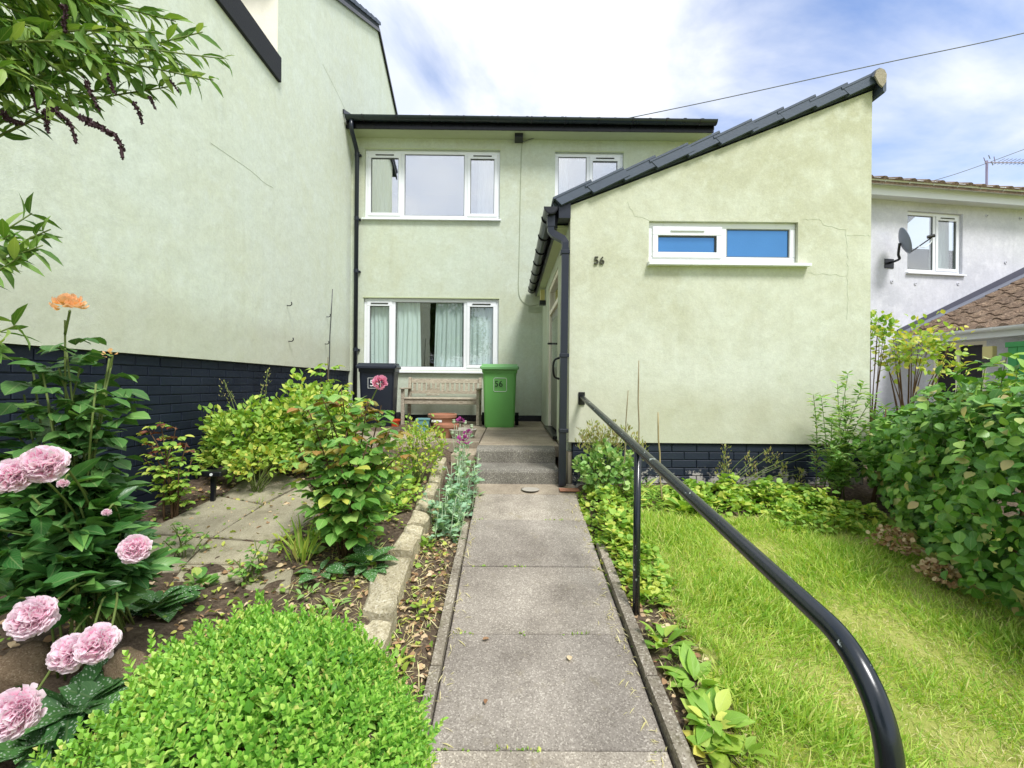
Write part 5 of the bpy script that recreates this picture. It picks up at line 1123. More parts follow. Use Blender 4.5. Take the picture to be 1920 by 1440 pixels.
# peony
def peony():
    bx, by = -1.62, 1.80; t = plant('peony_plant', 'dark leaved peony with large pale pink blooms by the side wall', 'plant', bx, by); g0 = float(gz(bx, by)); b0 = np.array([bx, by, g0])
    ends = [at_y(*p) for p in ((20, 800, 1.55), (60, 800, 1.6), (105, 820, 1.6), (130, 850, 1.55), (165, 890, 1.6), (180, 930, 1.6), (150, 950, 1.5), (40, 850, 1.55), (90, 900, 1.5), (60, 930, 1.42), (120, 985, 1.45), (165, 1000, 1.5), (185, 1030, 1.55), (30, 1040, 1.32), (90, 1050, 1.4), (140, 1080, 1.42), (10, 900, 1.5), (70, 1010, 1.5), (-60, 950, 1.4), (-40, 1050, 1.3), (-80, 850, 1.5), (20, 1120, 1.25), (85, 870, 1.7), (140, 960, 1.72))]
    ps = [arc(b0+np.array([rnd(-.08, .08), rnd(-.08, .08), 0]), e, 0.06) for e in ends]; stems(t, ps, 0.004, 0.003, 'stem', 'stem', 6)
    P, A, U, S = [], [], [], []
    for p in ps:
        ph = rnd(0, 6)
        for j in range(9):
            f = 0.30+0.72*(j+rnd(0, 1))/9; f = min(f, 1.0); i = f*(len(p)-1); k = min(int(i), len(p)-2); q = p[k]+(p[k+1]-p[k])*(i-k); a = ph+2.4*j; d = np.array([math.cos(a), math.sin(a), rnd(0.1, 0.7)]); d /= np.linalg.norm(d); side = unit(np.cross(d, UP)); L = rnd(0.05, 0.09)
            for s in (-1, 0, 1):
                hub = q+d*L+side*s*0.035
                for w in (-0.5, 0.05, 0.55):
                    if s == 0 or abs(w) < 0.1 or rnd(0, 1) < 0.6:
                        P.append(hub); A.append(unit(d+side*(s*0.8+w*0.75)+np.array([0, 0, rnd(-.35, .65)]))); U.append(UP+rng.normal(0, .5, 3)); S.append(rnd(0.075, 0.125))
    emit(t, 'broadlance', np.array(A), np.array(U), np.array(P), np.array(S), 'L_peony', 0.95, 300, 25)
    for (px, py, Y, r, fc) in ((78, 866, 1.26, 0.060, (0.1, -0.8, 0.8)), (14, 890, 1.22, 0.054, (-0.2, -0.9, 0.6)), (252, 1028, 1.38, 0.048, (0.5, -0.8, 0.4)), (56, 1156, 1.18, 0.058, (0.2, -1, 0.6)), (125, 1225, 1.16, 0.052, (-0.2, -1, 0.5)), (180, 1205, 1.17, 0.054, (0.4, -0.9, 0.7)), (22, 1338, 1.05, 0.062, (0.3, -1, 0.4)), (-70, 1010, 1.2, 0.06, (0, -1, .4)), (118, 905, 1.4, 0.017, (0.2, -0.3, 1)), (200, 960, 1.45, 0.015, (0.3, -0.2, 1))):
        c = at_y(px, py, Y); bloom(t, c, r*0.9, 'peony_petal', fc, int(rnd(190, 260)), rnd(1.05, 1.4), fluff=rnd(0.22, 0.34), tip=rnd(0.36, 0.5)); f = unit(np.array(fc)); stems(t, [smooth_path([b0+np.array([rnd(-.05, .05), rnd(-.05, .05), 0]), (b0+c)/2+np.array([0, 0.05, 0.12]), c-f*r*0.6+np.array([0, 0.03, 0.02]), c-f*r*0.3], 5)], 0.0035, 0.003, 'stem', 'flower_stalk', 6)
peony()

# roses
def rose(label, x, y, ends, leafmat, per, length, size, blooms=(), topmat=None, stemmat='bark', lo=0.25, name='rose_bush', t='oval', minpx=22, cap=300, wid=1.0, r0=0.009):
    tt = plant(name, label, 'rose', x, y); g0 = np.array([x, y, float(gz(x, y))]); ps = [arc(g0+np.array([rnd(-.05, .05), rnd(-.05, .05), -.01]), e, 0.07) for e in ends]; stems(tt, ps, r0, 0.003, stemmat, 'stem', 6)
    P, A, U, S = compound(ps, per, length, 5, size, lo); emit(tt, t, A, U, P, S, leafmat, wid, cap, minpx)
    if topmat:
        P, A, U, S = compound([p[-3:] for p in ps[:max(2, len(ps)//2)]], 3, length*0.7, 5, size*0.85, 0.4); emit(tt, t, A, U, P, S, topmat, wid, 60, minpx, rest='young_foliage')
    for c, r, mt, fc, n in blooms:
        bloom(tt, c, r, mt, fc, n, 1.0); e = min(ps, key=lambda p: np.linalg.norm(p[-1]-c))[-1]; stems(tt, [smooth_path([e-np.array([0, 0, .05]), (e+c)/2+np.array([.01, 0, 0]), np.asarray(c)-unit(np.array(fc, float))*r*0.4], 5)], 0.004, 0.003, 'stem', 'flower_stalk', 6)
    return tt
Y0 = 2.75
E1 = [at_y(*p) for p in ((575, 760, 2.85), (600, 735, 2.7), (640, 730, 2.75), (690, 750, 2.65), (715, 760, 2.7), (735, 800, 2.6), (750, 850, 2.65), (560, 840, 2.7), (600, 830, 2.55), (650, 810, 2.5), (690, 830, 2.5), (580, 905, 2.65), (640, 880, 2.45), (700, 900, 2.55), (735, 900, 2.75), (620, 790, 2.9), (670, 780, 2.85), (610, 950, 2.6), (690, 965, 2.6), (655, 930, 2.5))]
rose('tall leafy rose with one pink bloom in front of the blue bin', -1.0, 2.78, E1, 'L_rose', 12, 0.10, 0.076, [(at_y(713, 717, 2.62), 0.048, 'rose_petal', (0.2, -1, 0.3), 60)], 'L_bronze', wid=1.15, lo=0.36)
Eo = [at_y(*p) for p in ((122, 600, 1.55), (110, 690, 1.55), (80, 700, 1.5), (150, 690, 1.6), (60, 680, 1.6), (210, 680, 1.62), (200, 740, 1.6), (90, 760, 1.5), (140, 770, 1.55), (180, 720, 1.5), (45, 740, 1.55), (205, 672, 1.62), (125, 660, 1.55))]
rose('tall rose with a flat orange bloom against the mint wall', -1.55, 1.62, Eo, 'L_rose_dark', 11, 0.085, 0.062, [(at_y(128, 572, 1.5), 0.052, 'orange_petal', (0.1, -0.25, 1), 46), (at_y(206, 664, 1.6), 0.028, 'orange_petal', (0.3, -0.6, 1), 9)], lo=0.42, wid=1.25, r0=0.004, stemmat='stem')
Er = [at_y(*p) for p in ((275, 800, 3.3), (300, 790, 3.35), (330, 800, 3.3), (350, 830, 3.3), (285, 835, 3.2), (320, 840, 3.2), (300, 870, 3.15), (360, 860, 3.3), (270, 860, 3.2), (335, 880, 3.2))]
rose('small rose with bronze red young leaves by the black plinth', -2.45, 3.25, Er, 'L_light', 9, 0.08, 0.05, topmat='L_rose_red', minpx=10, cap=150)
Eb = [at_y(*p) for p in ((600, 690, 4.75), (615, 670, 4.7), (575, 720, 4.6), (640, 720, 4.7), (655, 745, 4.7), (540, 730, 4.5), (520, 760, 4.4), (590, 745, 4.4), (625, 760, 4.5), (560, 770, 4.3), (600, 790, 4.3), (650, 790, 4.5), (530, 800, 4.3), (610, 735, 4.9))]
rose('loose rose with pale yellow green leaves between wall and downpipe', -1.92, 4.6, Eb, 'L_light', 13, 0.13, 0.07, minpx=9, cap=250, wid=1.15)
def bushy(name, label, cat, x, y, centre, radii, n, size, mat, tmpl, branch=16, jag=0.18, minpx=14, cap=200, wid=1.0, shell=0.55, upw=0.5, stemmat='stem', z=None, low=-0.6, group=None, r0=0.006):
    t = plant(name, label, cat, x, y, group, z); g0 = np.array(t.location); c = np.asarray(centre); R3 = np.asarray(radii)
    d = rdir(n, low, 1); k = 1+jag*np.sin(d[:, 0]*6+d[:, 2]*4+x*7)+jag*0.8*np.sin(d[:, 1]*8-d[:, 2]*5+y*3)+rng.normal(0, jag*0.35, n)
    rr = rnd(shell, 1.0, n)**0.6*k; P = c+d*R3*rr[:, None]; A = unit(d*0.8+UP*upw+rng.normal(0, .55, (n, 3))); U = unit(d*0.6+UP*0.8+rng.normal(0, .35, (n, 3)))
    emit(t, tmpl, A, U, P, size*rnd(0.7, 1.25, n), mat, wid, cap, minpx)
    e = [arc(g0+np.array([rnd(-.04, .04), rnd(-.04, .04), -.01]), c+rdir(1, 0, 1)[0]*R3*rnd(0.6, 0.95), 0.05) for _ in range(branch)]; stems(t, e, r0, 0.002, stemmat, 'stem', 5); return t
def spikes(t, tips, base, h, mat='L_seed', nseed=26, size=0.02, r=0.03):
    P, A = [], []
    for q in tips:
        q = np.asarray(q); stems(t, [arc(base+np.array([rnd(-.05, .05), rnd(-.05, .05), 0]), q, 0.03)], 0.004, 0.002, 'stem', 'flower_stalk', 5)
        for _ in range(nseed): a = rdir(1, 0.1, 1)[0]; P.append(q-UP*rnd(0, h)+a*np.array([r, r, 0])*rnd(0.3, 1)); A.append(unit(a+UP*0.9))
    P, A = np.array(P), np.array(A); emit(t, 'small', A, rdir(len(P)), P, rnd(size*0.7, size*1.3, len(P)), mat, 0.8, 0, 10, rest='seed_heads')
bushy('leafy_shrub', 'dense light green foliage between the tall rose and the wall', 'shrub', -1.85, 4.15, at_y(585, 800, 4.15), (0.42, 0.3, 0.38), 1700, 0.062, 'L_light', 'oval', minpx=10)
h1 = bushy('bushy_perennial', 'bushy yellow green perennial with upright seed spikes by the plinth', 'plant', -2.28, 3.95, at_y(468, 828, 3.95)+[0, 0, -.02], (0.40, 0.28, 0.34), 2200, 0.052, 'L_light', 'oval', minpx=9)
spikes(h1, [at_y(420, 712, 4.0), at_y(502, 692, 4.0), at_y(432, 735, 4.0), at_y(494, 720, 4.0)], np.array(h1.location), 0.16)
bushy('yellow_perennial', 'low yellowing perennial in front of the seed spikes', 'plant', -2.1, 3.7, at_y(492, 868, 3.7), (0.26, 0.2, 0.13), 420, 0.045, 'L_yellow', 'oval', minpx=10, cap=120)
bushy('light_shrub', 'airy shrub with olive yellow leaves beside the stone border', 'shrub', -0.80, 3.95, at_y(788, 848, 3.95), (0.20, 0.18, 0.26), 900, 0.036, 'L_yellow', 'oval', 14, 0.25, 8, 200, 0.8)
bushy('leafy_perennial', 'tangle of small green leaves below the roses in the bed', 'plant', -1.35, 3.6, at_y(690, 905, 3.6)+[-0.0, 0, -.05], (0.40, 0.30, 0.20), 1000, 0.045, 'L_light', 'oval', minpx=9, cap=100)
def poppies():
    t = plant('poppy_clump', 'grey green opium poppies with purple flowers along the path edge', 'plant', -0.43, 3.6); P, A, U, S = [], [], [], []; ps = []
    for k in range(48):
        x, y = -0.43+rng.normal(0, .065), rnd(3.05, 4.1); b = np.array([x, y, float(gz(x, y))]); h = rnd(0.22, 0.5)*(0.6+0.5*(y-3.0)); e = b+np.array([rng.normal(0, .04), rng.normal(0, .04), h]); p = arc(b, e, .02); ps.append(p)
        for j in range(13):
            f = rnd(0.05, 0.95)*6; i = min(int(f), 5); q = p[i]+(p[i+1]-p[i])*(f-i); a = rnd(0, 6.3); P.append(q); A.append([math.cos(a), math.sin(a), rnd(0.1, 0.9)]); U.append(UP+rng.normal(0, .3, 3)); S.append(rnd(0.05, 0.105)*(1.1-0.5*f/6))
    stems(t, ps, 0.004, 0.002, 'pod', 'stem', 5); emit(t, 'lobed', np.array(A), np.array(U), np.array(P), np.array(S), 'L_poppy', 0.85, 250, 9)
    for (px, py, r) in ((869, 827, 0.075), (863, 790, 0.05), (877, 812, 0.045)):
        c = at_y(px, py, 3.75); bloom(t, c, r, 'poppy_petal', (0.1, -0.6, 1), 14, 0.9); stems(t, [arc((-0.43, 3.8, float(gz(-.43, 3.8))), c-[0, 0, r*.4], 0.02)], 0.003, 0.002, 'pod', 'flower_stalk', 5)
    for (px, py) in ((851, 791), (872, 793), (884, 800), (848, 812)):
        c = at_y(px, py, 3.8); stems(t, [arc((-0.43, 3.85, float(gz(-.43, 3.85))), c, 0.02)], 0.003, 0.002, 'pod', 'flower_stalk', 5); L = np.array(t.location)
        m = MB(); m.lathe([(0.003, -0.016), (0.014, -0.006), (0.015, 0.006), (0.011, 0.014), (0.014, 0.016), (0.014, 0.02)], *(c-L)[:2], (c-L)[2], 10); obj('seed_pod', m, 'pod', t, True)
poppies()
def rosette(name, label, cat, x, y, n, size, mat, tmpl='broadlance', rise=(0.15, 0.9), wid=1.1, minpx=18, group=None, spread=0.05):
    t = plant(name, label, cat, x, y, group); g = np.array(t.location); a = np.arange(n)*2.4+rnd(0, 6); el = rnd(rise[0], rise[1], n); A = np.stack([np.cos(a)*np.cos(el), np.sin(a)*np.cos(el), np.sin(el)], -1)
    P = g+np.stack([np.cos(a), np.sin(a), np.zeros(n)], -1)*rnd(0.01, spread, n)[:, None]+UP*rnd(0.0, 0.05, n)[:, None]; U = np.tile(UP, (n, 1))+rng.normal(0, .25, (n, 3)); emit(t, tmpl, A, U, P, size*rnd(0.6, 1.2, n), mat, wid, 300, minpx); return t
for lab, px, py, n, s in (('spotted lungwort in front of the flagstones', 290, 1150, 22, 0.17), ('spotted lungwort beside the stone border under the tall rose', 690, 1068, 18, 0.15), ('spotted lungwort under the peony blooms by the box ball', 140, 1345, 26, 0.15), ('spotted lungwort at the foot of the brown rocks', 60, 1425, 22, 0.15), ('small spotted lungwort by the rose stem and dry grass', 600, 1085, 9, 0.12), ('broad spotted lungwort between the rock and the box ball', 215, 1330, 14, 0.13)):
    g = at_soil(px, py); rosette('lungwort', lab, 'plant', g[0], g[1], n, s, 'L_lung', 'broadlance', (0.1, 0.85), 1.35)
for lab, px, py, n, s, mt in (('small rose sucker growing through the flagstone joint', 340, 1050, 22, 0.045, 'L_rose'), ('small green seedling by the front flagstone', 470, 1095, 20, 0.05, 'L_rose'), ('yellow green seedling beside the flagstones', 535, 1020, 14, 0.05, 'L_yellow'), ('tuft of grass growing in the flagstone joint', 485, 953, 16, 0.06, 'L_grass'), ('fresh green weed in the strip between kerb and stones', 800, 1030, 16, 0.05, 'L_light'), ('yellowish weed at the kerb further down the strip', 795, 1150, 14, 0.045, 'L_yellow'), ('low weed near the foot of the stone border', 745, 1260, 18, 0.045, 'L_light')):
    g = at_g(px, py, 0.085 if px < 720 else 0.0)
    if mt == 'L_grass': rosette('grass_tuft', lab, 'grass', g[0], g[1], n, s, mt, 'blade', (0.5, 1.3), 1.5)
    elif px in (340, 470):
        rose(lab, g[0], g[1], [g+np.array([rnd(-.12, .14), rnd(-.1, .1), rnd(.1, .24)]) for _ in range(7)], mt, 3, 0.05, 0.036, name='rose_sucker', lo=0.4, minpx=12, r0=0.003, stemmat='stem')
    else: rosette('weed', lab, 'weed', g[0], g[1], n, s, mt, 'oval', (0.2, 1.2), 1.0, 12)
g = at_g(565, 1060, 0.085); rosette('grass_clump', 'clump of long thin grass beside the tall rose', 'grass', g[0], g[1], 34, 0.26, 'L_grass', 'blade', (0.9, 1.45), 1.0)

for k in range(26):
    x, y = rnd(-1.75, -0.82), rnd(1.75, 3.9)
    if -1.75 < x < -1.25 and y > 2.45: x += 0.45
    rosette('bed_weed', ('tiny light green oval leaved weed in the bare bed soil', 'tiny dark green round leaved weed in the bare bed soil', 'tiny grey green narrow leaved weed in the bare bed soil')[k % 3], 'weed', x, y, int(rnd(10, 20)), rnd(0.04, 0.075), ('L_light', 'L_rose', 'L_herb')[k % 3], ('oval', 'round', 'broadlance')[k % 3], (0.15, 1.1), 1.0, 12, ('oval leaved bed weeds', 'round leaved bed weeds', 'narrow leaved bed weeds')[k % 3])
# buddleia hanging over from the left, rooted outside the view
def buddleia():
    bx, by = -2.35, 1.35; t = plant('buddleia_bush', 'overhanging buddleia branch with narrow leaves and brown seed heads', 'shrub', bx, by); g0 = np.array(t.location); top = np.array([-2.0, 1.55, 2.55])
    trunks = [smooth_path([g0+[0, 0, -.02], (-2.32, 1.40, 1.1), (-2.15, 1.5, 2.0), top], 6), smooth_path([g0+[0.05, -.05, -.02], (-2.3, 1.25, 1.2), (-2.1, 1.3, 2.2), (-1.9, 1.35, 2.9)], 6)]; stems(t, trunks, 0.035, 0.014, 'bark', 'branch', 8)
    ends = [at_y(*p) for p in ((420, 110, 1.65), (380, 60, 1.7), (330, 40, 1.7), (400, 150, 1.6), (350, 130, 1.65), (280, 20, 1.7), (300, 110, 1.6), (330, 160, 1.62), (240, 60, 1.6), (260, 150, 1.6), (200, 20, 1.65), (180, 120, 1.55), (140, 50, 1.55), (120, 140, 1.5), (90, 20, 1.6), (60, 110, 1.5), (40, 170, 1.5), (30, 40, 1.5), (100, 190, 1.5), (170, 190, 1.55), (215, 130, 1.5), (290, 60, 1.5), (230, -40, 1.6), (120, -50, 1.6), (10, 130, 1.4), (160, 80, 1.75), (80, 70, 1.75), (250, 100, 1.75), (200, 165, 1.7), (310, 90, 1.75), (20, 90, 1.7), (130, 10, 1.8), (220, 50, 1.8))]
    ps = []
    for e in ends:
        s_ = trunks[rng.integers(0, 2)][-int(rng.integers(1, 5))]; m = (s_+e)/2+np.array([0, rnd(-.05, .05), rnd(0.04, 0.16)]); ps.append(smooth_path([s_, m, e], 5))
    low = [at_y(*p) for p in ((95, 430, 1.45), (60, 400, 1.45), (80, 460, 1.42), (20, 440, 1.4), (40, 480, 1.4), (30, 610, 1.3), (-10, 640, 1.3), (-30, 590, 1.3))]
    for e in low: s_ = trunks[0][8]+np.array([0, 0, rnd(-.2, .2)]); ps.append(smooth_path([s_, (s_+e)/2+np.array([0, 0, .08]), e], 5))
    stems(t, ps, 0.006, 0.002, 'stem', 'twig', 5)
    P, A, U, S = [], [], [], []
    for p in ps:
        n = len(p)
        for j in range(20):
            f = (0.30+0.70*(j+rnd(0, 1))/20)*(n-1); i = min(int(f), n-2); q = p[i]+(p[i+1]-p[i])*(f-i); d = unit(p[i+1]-p[i]); sd_ = unit(np.cross(d, rdir(1)[0]))
            for s in (1, -1): P.append(q); A.append(unit(d*0.8+sd_*s*0.75+np.array([0, 0, rnd(-.6, .05)]))); U.append(UP+rng.normal(0, .5, 3)); S.append(rnd(0.045, 0.10))
    emit(t, 'lance', np.array(A), np.array(U), np.array(P), np.array(S), 'L_buddleia', 1.1, 300, 22)
    # hanging brown seed heads
    for pts, r in ((((150, 222), (190, 240), (222, 262), (230, 296)), 0.014), (((85, 205), (90, 250)), 0.010), (((100, 205), (130, 232), (143, 268)), 0.011), (((160, 150), (172, 180), (187, 208)), 0.010), (((250, 190), (262, 215), (266, 232)), 0.008), (((5, 210), (22, 228), (45, 232)), 0.011), (((280, 180), (292, 205)), 0.006), (((320, 150), (335, 173)), 0.005), (((60, 165), (70, 210)), 0.008), (((200, 140), (215, 175)), 0.008), (((120, 10), (122, 60)), 0.010)):
        Q = smooth_path([at_y(a, b, 1.48) for a, b in pts], 8); L = np.array(t.location); n = len(Q); k = 110
        f = rnd(0, n-1, k); i = np.minimum(f.astype(int), n-2); q = Q[i]+(Q[i+1]-Q[i])*(f-i)[:, None]; d = rdir(k); taper = (1-0.5*f/n)[:, None]
        mb = link('seed_head', joined('seed_head', 'small', frames(d, rdir(k), r*taper[:, 0]*rnd(0.9, 1.5, k), np.full(k, 1.6)), q+d*r*0.25*taper, 'seedhead', loc=L), t); obj('stalk', MB().tube(Q-L, r*0.35, 6), 'seedhead', mb)
buddleia()

# ------------------------------------------------------------------ plants: right side
def hedge():
    t = plant('beech_hedge', 'dense glossy green hedge along the right edge of the lawn', 'hedge', 3.1, 2.7); g = np.array(t.location)
    n = 7600; y = rnd(1.1, 4.0, n); s = rnd(0, 1, n)
    # cross-section: lawn face, rounded shoulder, top
    face = s < 0.58; x = np.empty(n); z = np.empty(n); nx = np.empty(n); nz = np.empty(n); ny = np.zeros(n)
    zb = gz(3.0, y); top = 1.74-0.17*np.clip(y-2.2, 0, 2)-0.10*np.clip(y-3.3, 0, 1)+0.04*np.sin(y*5)
    f = rnd(0, 1, n)**0.9; th = f*(top-zb-0.1); off = 0.55*np.clip((y-2.8)/0.9, 0, 1.3)**1.2; x0 = 2.66+off+0.04*np.clip(2.8-y, 0, 3)+0.07*np.sin(y*4.3+1)+0.05*np.sin(y*9+f*5)-0.12*np.sin(f*3.0)
    x[face] = x0[face]; z[face] = (zb+0.06+th)[face]; nx[face] = -1; nz[face] = 0.25
    q = ~face; w = rnd(0, 1.3, n); x[q] = (2.72+off+0.04*np.clip(2.8-y, 0, 3)+w)[q]; z[q] = (top+0.06*np.sin(w*6+y*3)+0.05*np.minimum(1, w*3)-0.02)[q]; nx[q] = -0.2; nz[q] = 1
    sh = f > 0.85; m_ = face & sh; nx[m_] = -0.7; nz[m_] = 0.7
    P = np.stack([x, y, z], -1); nn = unit(np.stack([nx, ny, nz], -1)); dep = rnd(0, 1, n)**1.2*0.24; P = P-nn*dep[:, None]+nn*(0.05*np.sin(P[:, 1]*14+P[:, 2]*9)*np.sin(P[:, 2]*17-P[:, 1]*6))[:, None]+rng.normal(0, .022, (n, 3))
    A = unit(nn*0.45+rng.normal(0, .5, (n, 3))+np.array([0, -.25, -.4])); U = unit(nn*0.9+UP*0.5+rng.normal(0, .3, (n, 3)))
    emit(t, 'oval', A, U, P, rnd(0.042, 0.078, n), 'L_hedge', 1.08, 300, 12)
    # far end facing the porch, and darker inside
    n = 1500; P = np.stack([rnd(3.4, 4.1, n), 4.0+rnd(-.12, .05, n), rnd(0.75, 1.45, n)], -1); emit(t, 'oval', rdir(n), np.tile([0, 0.3, 1.], (n, 1)), P, rnd(0.045, 0.07, n), 'L_hedge', 1.1, 0, 12)
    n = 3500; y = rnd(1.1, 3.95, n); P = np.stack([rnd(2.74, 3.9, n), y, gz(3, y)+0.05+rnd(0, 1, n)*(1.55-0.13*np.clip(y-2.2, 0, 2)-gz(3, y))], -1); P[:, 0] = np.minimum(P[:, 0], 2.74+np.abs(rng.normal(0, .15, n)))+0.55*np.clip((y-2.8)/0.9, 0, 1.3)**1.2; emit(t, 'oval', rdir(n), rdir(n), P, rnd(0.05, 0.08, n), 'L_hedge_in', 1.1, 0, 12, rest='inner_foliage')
    st_ = [arc((rnd(2.95, 3.3), y, float(gz(3, y))-.02), (rnd(2.8, 3.4), y+rnd(-.2, .2), rnd(1.1, 1.5)), 0.08) for y in np.linspace(1.3, 3.8, 16)]; stems(t, st_, 0.018, 0.005, 'bark', 'stem', 6)
    pk = []
    # a few long shoots above the top
    e = [at_y(*p) for p in ((1890, 660, 2.6), (1850, 680, 2.7), (1910, 690, 2.5), (1800, 700, 2.9))]; ps = [arc(q-np.array([0.05, 0, .35]), q, .02) for q in e]; stems(t, ps, 0.004, 0.002, 'stem', 'shoot', 5); Pp, Aa, Uu, Ss = compound(ps, 6, 0.02, 3, 0.06, 0.3); emit(t, 'oval', Aa, Uu, Pp, Ss, 'L_light', 1.0, 60, 12, rest='shoot_foliage')
hedge()
yb = bushy('yellow_shrub', 'sprawling shrub with yellow green leaves past the porch corner', 'shrub', 5.15, 5.7, at_y(1722, 660, 5.7), (0.52, 0.35, 0.36), 600, 0.07, 'L_yellow', 'oval', 18, 0.3, 9, 250, 1.0, 0.35, 0.2, 'bark', low=-0.8, r0=0.012)
bushy('yellow_shrub', 'upper tuft of yellow green shrub beside the porch wall', 'shrub', 4.75, 5.8, at_y(1648, 620, 5.8), (0.12, 0.2, 0.25), 140, 0.07, 'L_light', 'oval', 6, 0.25, 9, 80, 1.0, 0.3, 0.3, 'bark', r0=0.01)
def tall_herb():
    t = plant('feathery_herb', 'tall feathery grey green herb at the porch corner by the hedge', 'plant', 2.85, 3.95); g = np.array(t.location)
    ends = [at_y(*p) for p in ((1590, 700, 3.8), (1570, 720, 3.75), (1620, 715, 3.8), (1540, 745, 3.75), (1640, 740, 3.7), (1660, 760, 3.6), (1525, 740, 3.7), (1600, 760, 3.6), (1560, 780, 3.65), (1630, 790, 3.6), (1585, 740, 3.85), (1615, 830, 3.55), (1580, 850, 3.6), (1650, 850, 3.5), (1560, 840, 3.7))]
    ps = [arc(g+np.array([rnd(-.12, .12), rnd(-.1, .05), 0]), e, .06, 9) for e in ends]; stems(t, ps, 0.005, 0.002, 'stem', 'stem', 5); P, A, S = [], [], []
    for p in ps:
        for j in range(120):
            f = (0.2+0.8*rnd(0, 1))*8; i = min(int(f), 7); q = p[i]+(p[i+1]-p[i])*(f-i); a = rnd(0, 6.3); P.append(q); A.append([math.cos(a), math.sin(a), rnd(0.0, 0.9)]); S.append(rnd(0.05, 0.10))
    P, A = np.array(P), np.array(A); emit(t, 'narrow', A, np.tile(UP, (len(P), 1))+rng.normal(0, .3, P.shape), P, np.array(S), 'L_herb', 2.2, 250, 10)
tall_herb()
# strip between path and lawn
def cover(name, label, x0, x1, y0, y1, n, size, mat, tmpl, hmax, minpx=12, cap=250, wid=1.0, edge=None, cat='plant'):
    xc, yc = (x0+x1)/2, (y0+y1)/2; t = plant(name, label, cat, xc, yc); x = rnd(x0, x1, n); y = rnd(y0, y1, n)
    ex = 1-np.abs(2*(x-x0)/(x1-x0)-1)**3; ey = 1-np.abs(2*(y-y0)/(y1-y0)-1)**4
    hh = hmax*(0.45+0.55*np.sin(x*13+y*7)*np.sin(y*11-x*5))*np.clip(ex*ey, 0.1, 1); z = gz(x, y)+0.015+np.abs(hh)*rnd(0.3, 1, n); P = np.stack([x, y, z], -1)
    A = unit(np.stack([rng.normal(0, .7, n), rng.normal(0, .7, n)-0.25, rnd(-.15, .75, n)], -1)); U = np.tile(UP, (n, 1))+rng.normal(0, .35, (n, 3)); emit(t, tmpl, A, U, P, size*rnd(0.6, 1.25, n), mat, wid, cap, minpx)
    k = max(6, n//40); ps = []
    for i in range(k): b = np.array([x[i], y[i], float(gz(x[i], y[i]))-.01]); ps.append(np.stack([b, (b+P[i])/2, P[i]]))
    stems(t, ps, 0.003, 0.0015, 'stem', 'stem', 5, True); return t
cover('cranesbill_patch', 'mixed green leaves spilling over the path edge below the handrail', 0.60, 0.98, 2.55, 4.05, 1700, 0.045, 'L_light', 'round', 0.20)
cover('bronze_patch', 'yellowing leaves at the path edge behind the handrail post', 0.64, 0.90, 2.45, 3.3, 520, 0.045, 'L_yellow', 'lobed', 0.16)
cv = bushy('columbine', 'upright columbine with pale seed heads at the porch downpipe', 'plant', 0.80, 3.95, at_y(1140, 885, 3.9), (0.26, 0.16, 0.22), 700, 0.045, 'L_herb', 'round', 12, 0.2, 9, 150)
spikes(cv, [at_y(*p, 3.95) for p in ((1090, 805), (1105, 815), (1120, 795), (1135, 800), (1150, 790), (1160, 810), (1175, 800), (1128, 815), (1110, 790), (1145, 820), (1190, 815), (1205, 830))], np.array(cv.location), 0.18, 'L_seed', 60, 0.034, 0.055)
cover('grassy_weed', 'grassy tuft against the plinth right of the columbine', 0.98, 1.35, 3.6, 4.05, 420, 0.13, 'L_light', 'blade', 0.10, cat='weed', wid=2)
def weeds(label, px, py, n, s, mt='L_light', tm='broadlance', nm='broadleaf_weed'):
    g = at_g(px, py, 0.0); rosette(nm, label, 'weed', g[0], g[1], n, s, mt, tm, (0.15, 1.1), 1.25, 14)
weeds('broad leaved weed at the foot of the handrail post', 1245, 1215, 16, 0.11); weeds('clump of crinkled green leaves along the right kerb', 1300, 1290, 22, 0.12); weeds('broad leaved weed at the kerb near the rail bend', 1335, 1370, 22, 0.11); weeds('pale yellowish seedling beside the right kerb', 1330, 1420, 18, 0.07, 'L_yellow', 'oval'); weeds('small leafy weed between post and lawn', 1225, 1130, 18, 0.06, 'L_light', 'round'); weeds('yellow green weed in the dry grass by the kerb', 1390, 1430, 14, 0.08, 'L_yellow'); weeds('light green rosette under the porch plinth', 1285, 960, 18, 0.16, 'L_light')
gc = cover('ground_cover_plant', 'low leafy ground cover along the black plinth', 1.35, 2.75, 3.55, 4.05, 2300, 0.05, 'L_light', 'round', 0.22)
spikes(gc, [at_y(*p, 4.0) for p in ((1360, 835), (1362, 860), (1405, 850), (1412, 870), (1440, 842), (1455, 850), (1470, 870), (1500, 880), (1530, 850), (1555, 830), (1545, 880), (1350, 870))], np.array([1.95, 3.95, float(gz(1.95, 3.95))]), 0.13, 'L_seed', 34, 0.03, 0.04)
cover('bramble_patch', 'leafy patch at the top of the lawn beneath the feathery herb', 2.0, 2.95, 3.25, 3.75, 1300, 0.05, 'L_light', 'oval', 0.22)
bushy('dry_flower_clump', 'faded pinkish brown flower clump at the hedge foot', 'plant', 2.62, 2.95, (2.60, 2.95, float(gz(2.6, 2.95))+0.10), (0.08, 0.13, 0.08), 240, 0.028, 'L_dead', 'round', 6, 0.2, 12, 60)
bushy('dry_flower_clump', 'second faded brown clump further along the hedge foot', 'plant', 2.62, 2.62, (2.58, 2.62, float(gz(2.6, 2.62))+0.08), (0.07, 0.11, 0.07), 200, 0.028, 'L_dead', 'round', 6, 0.2, 12, 60)

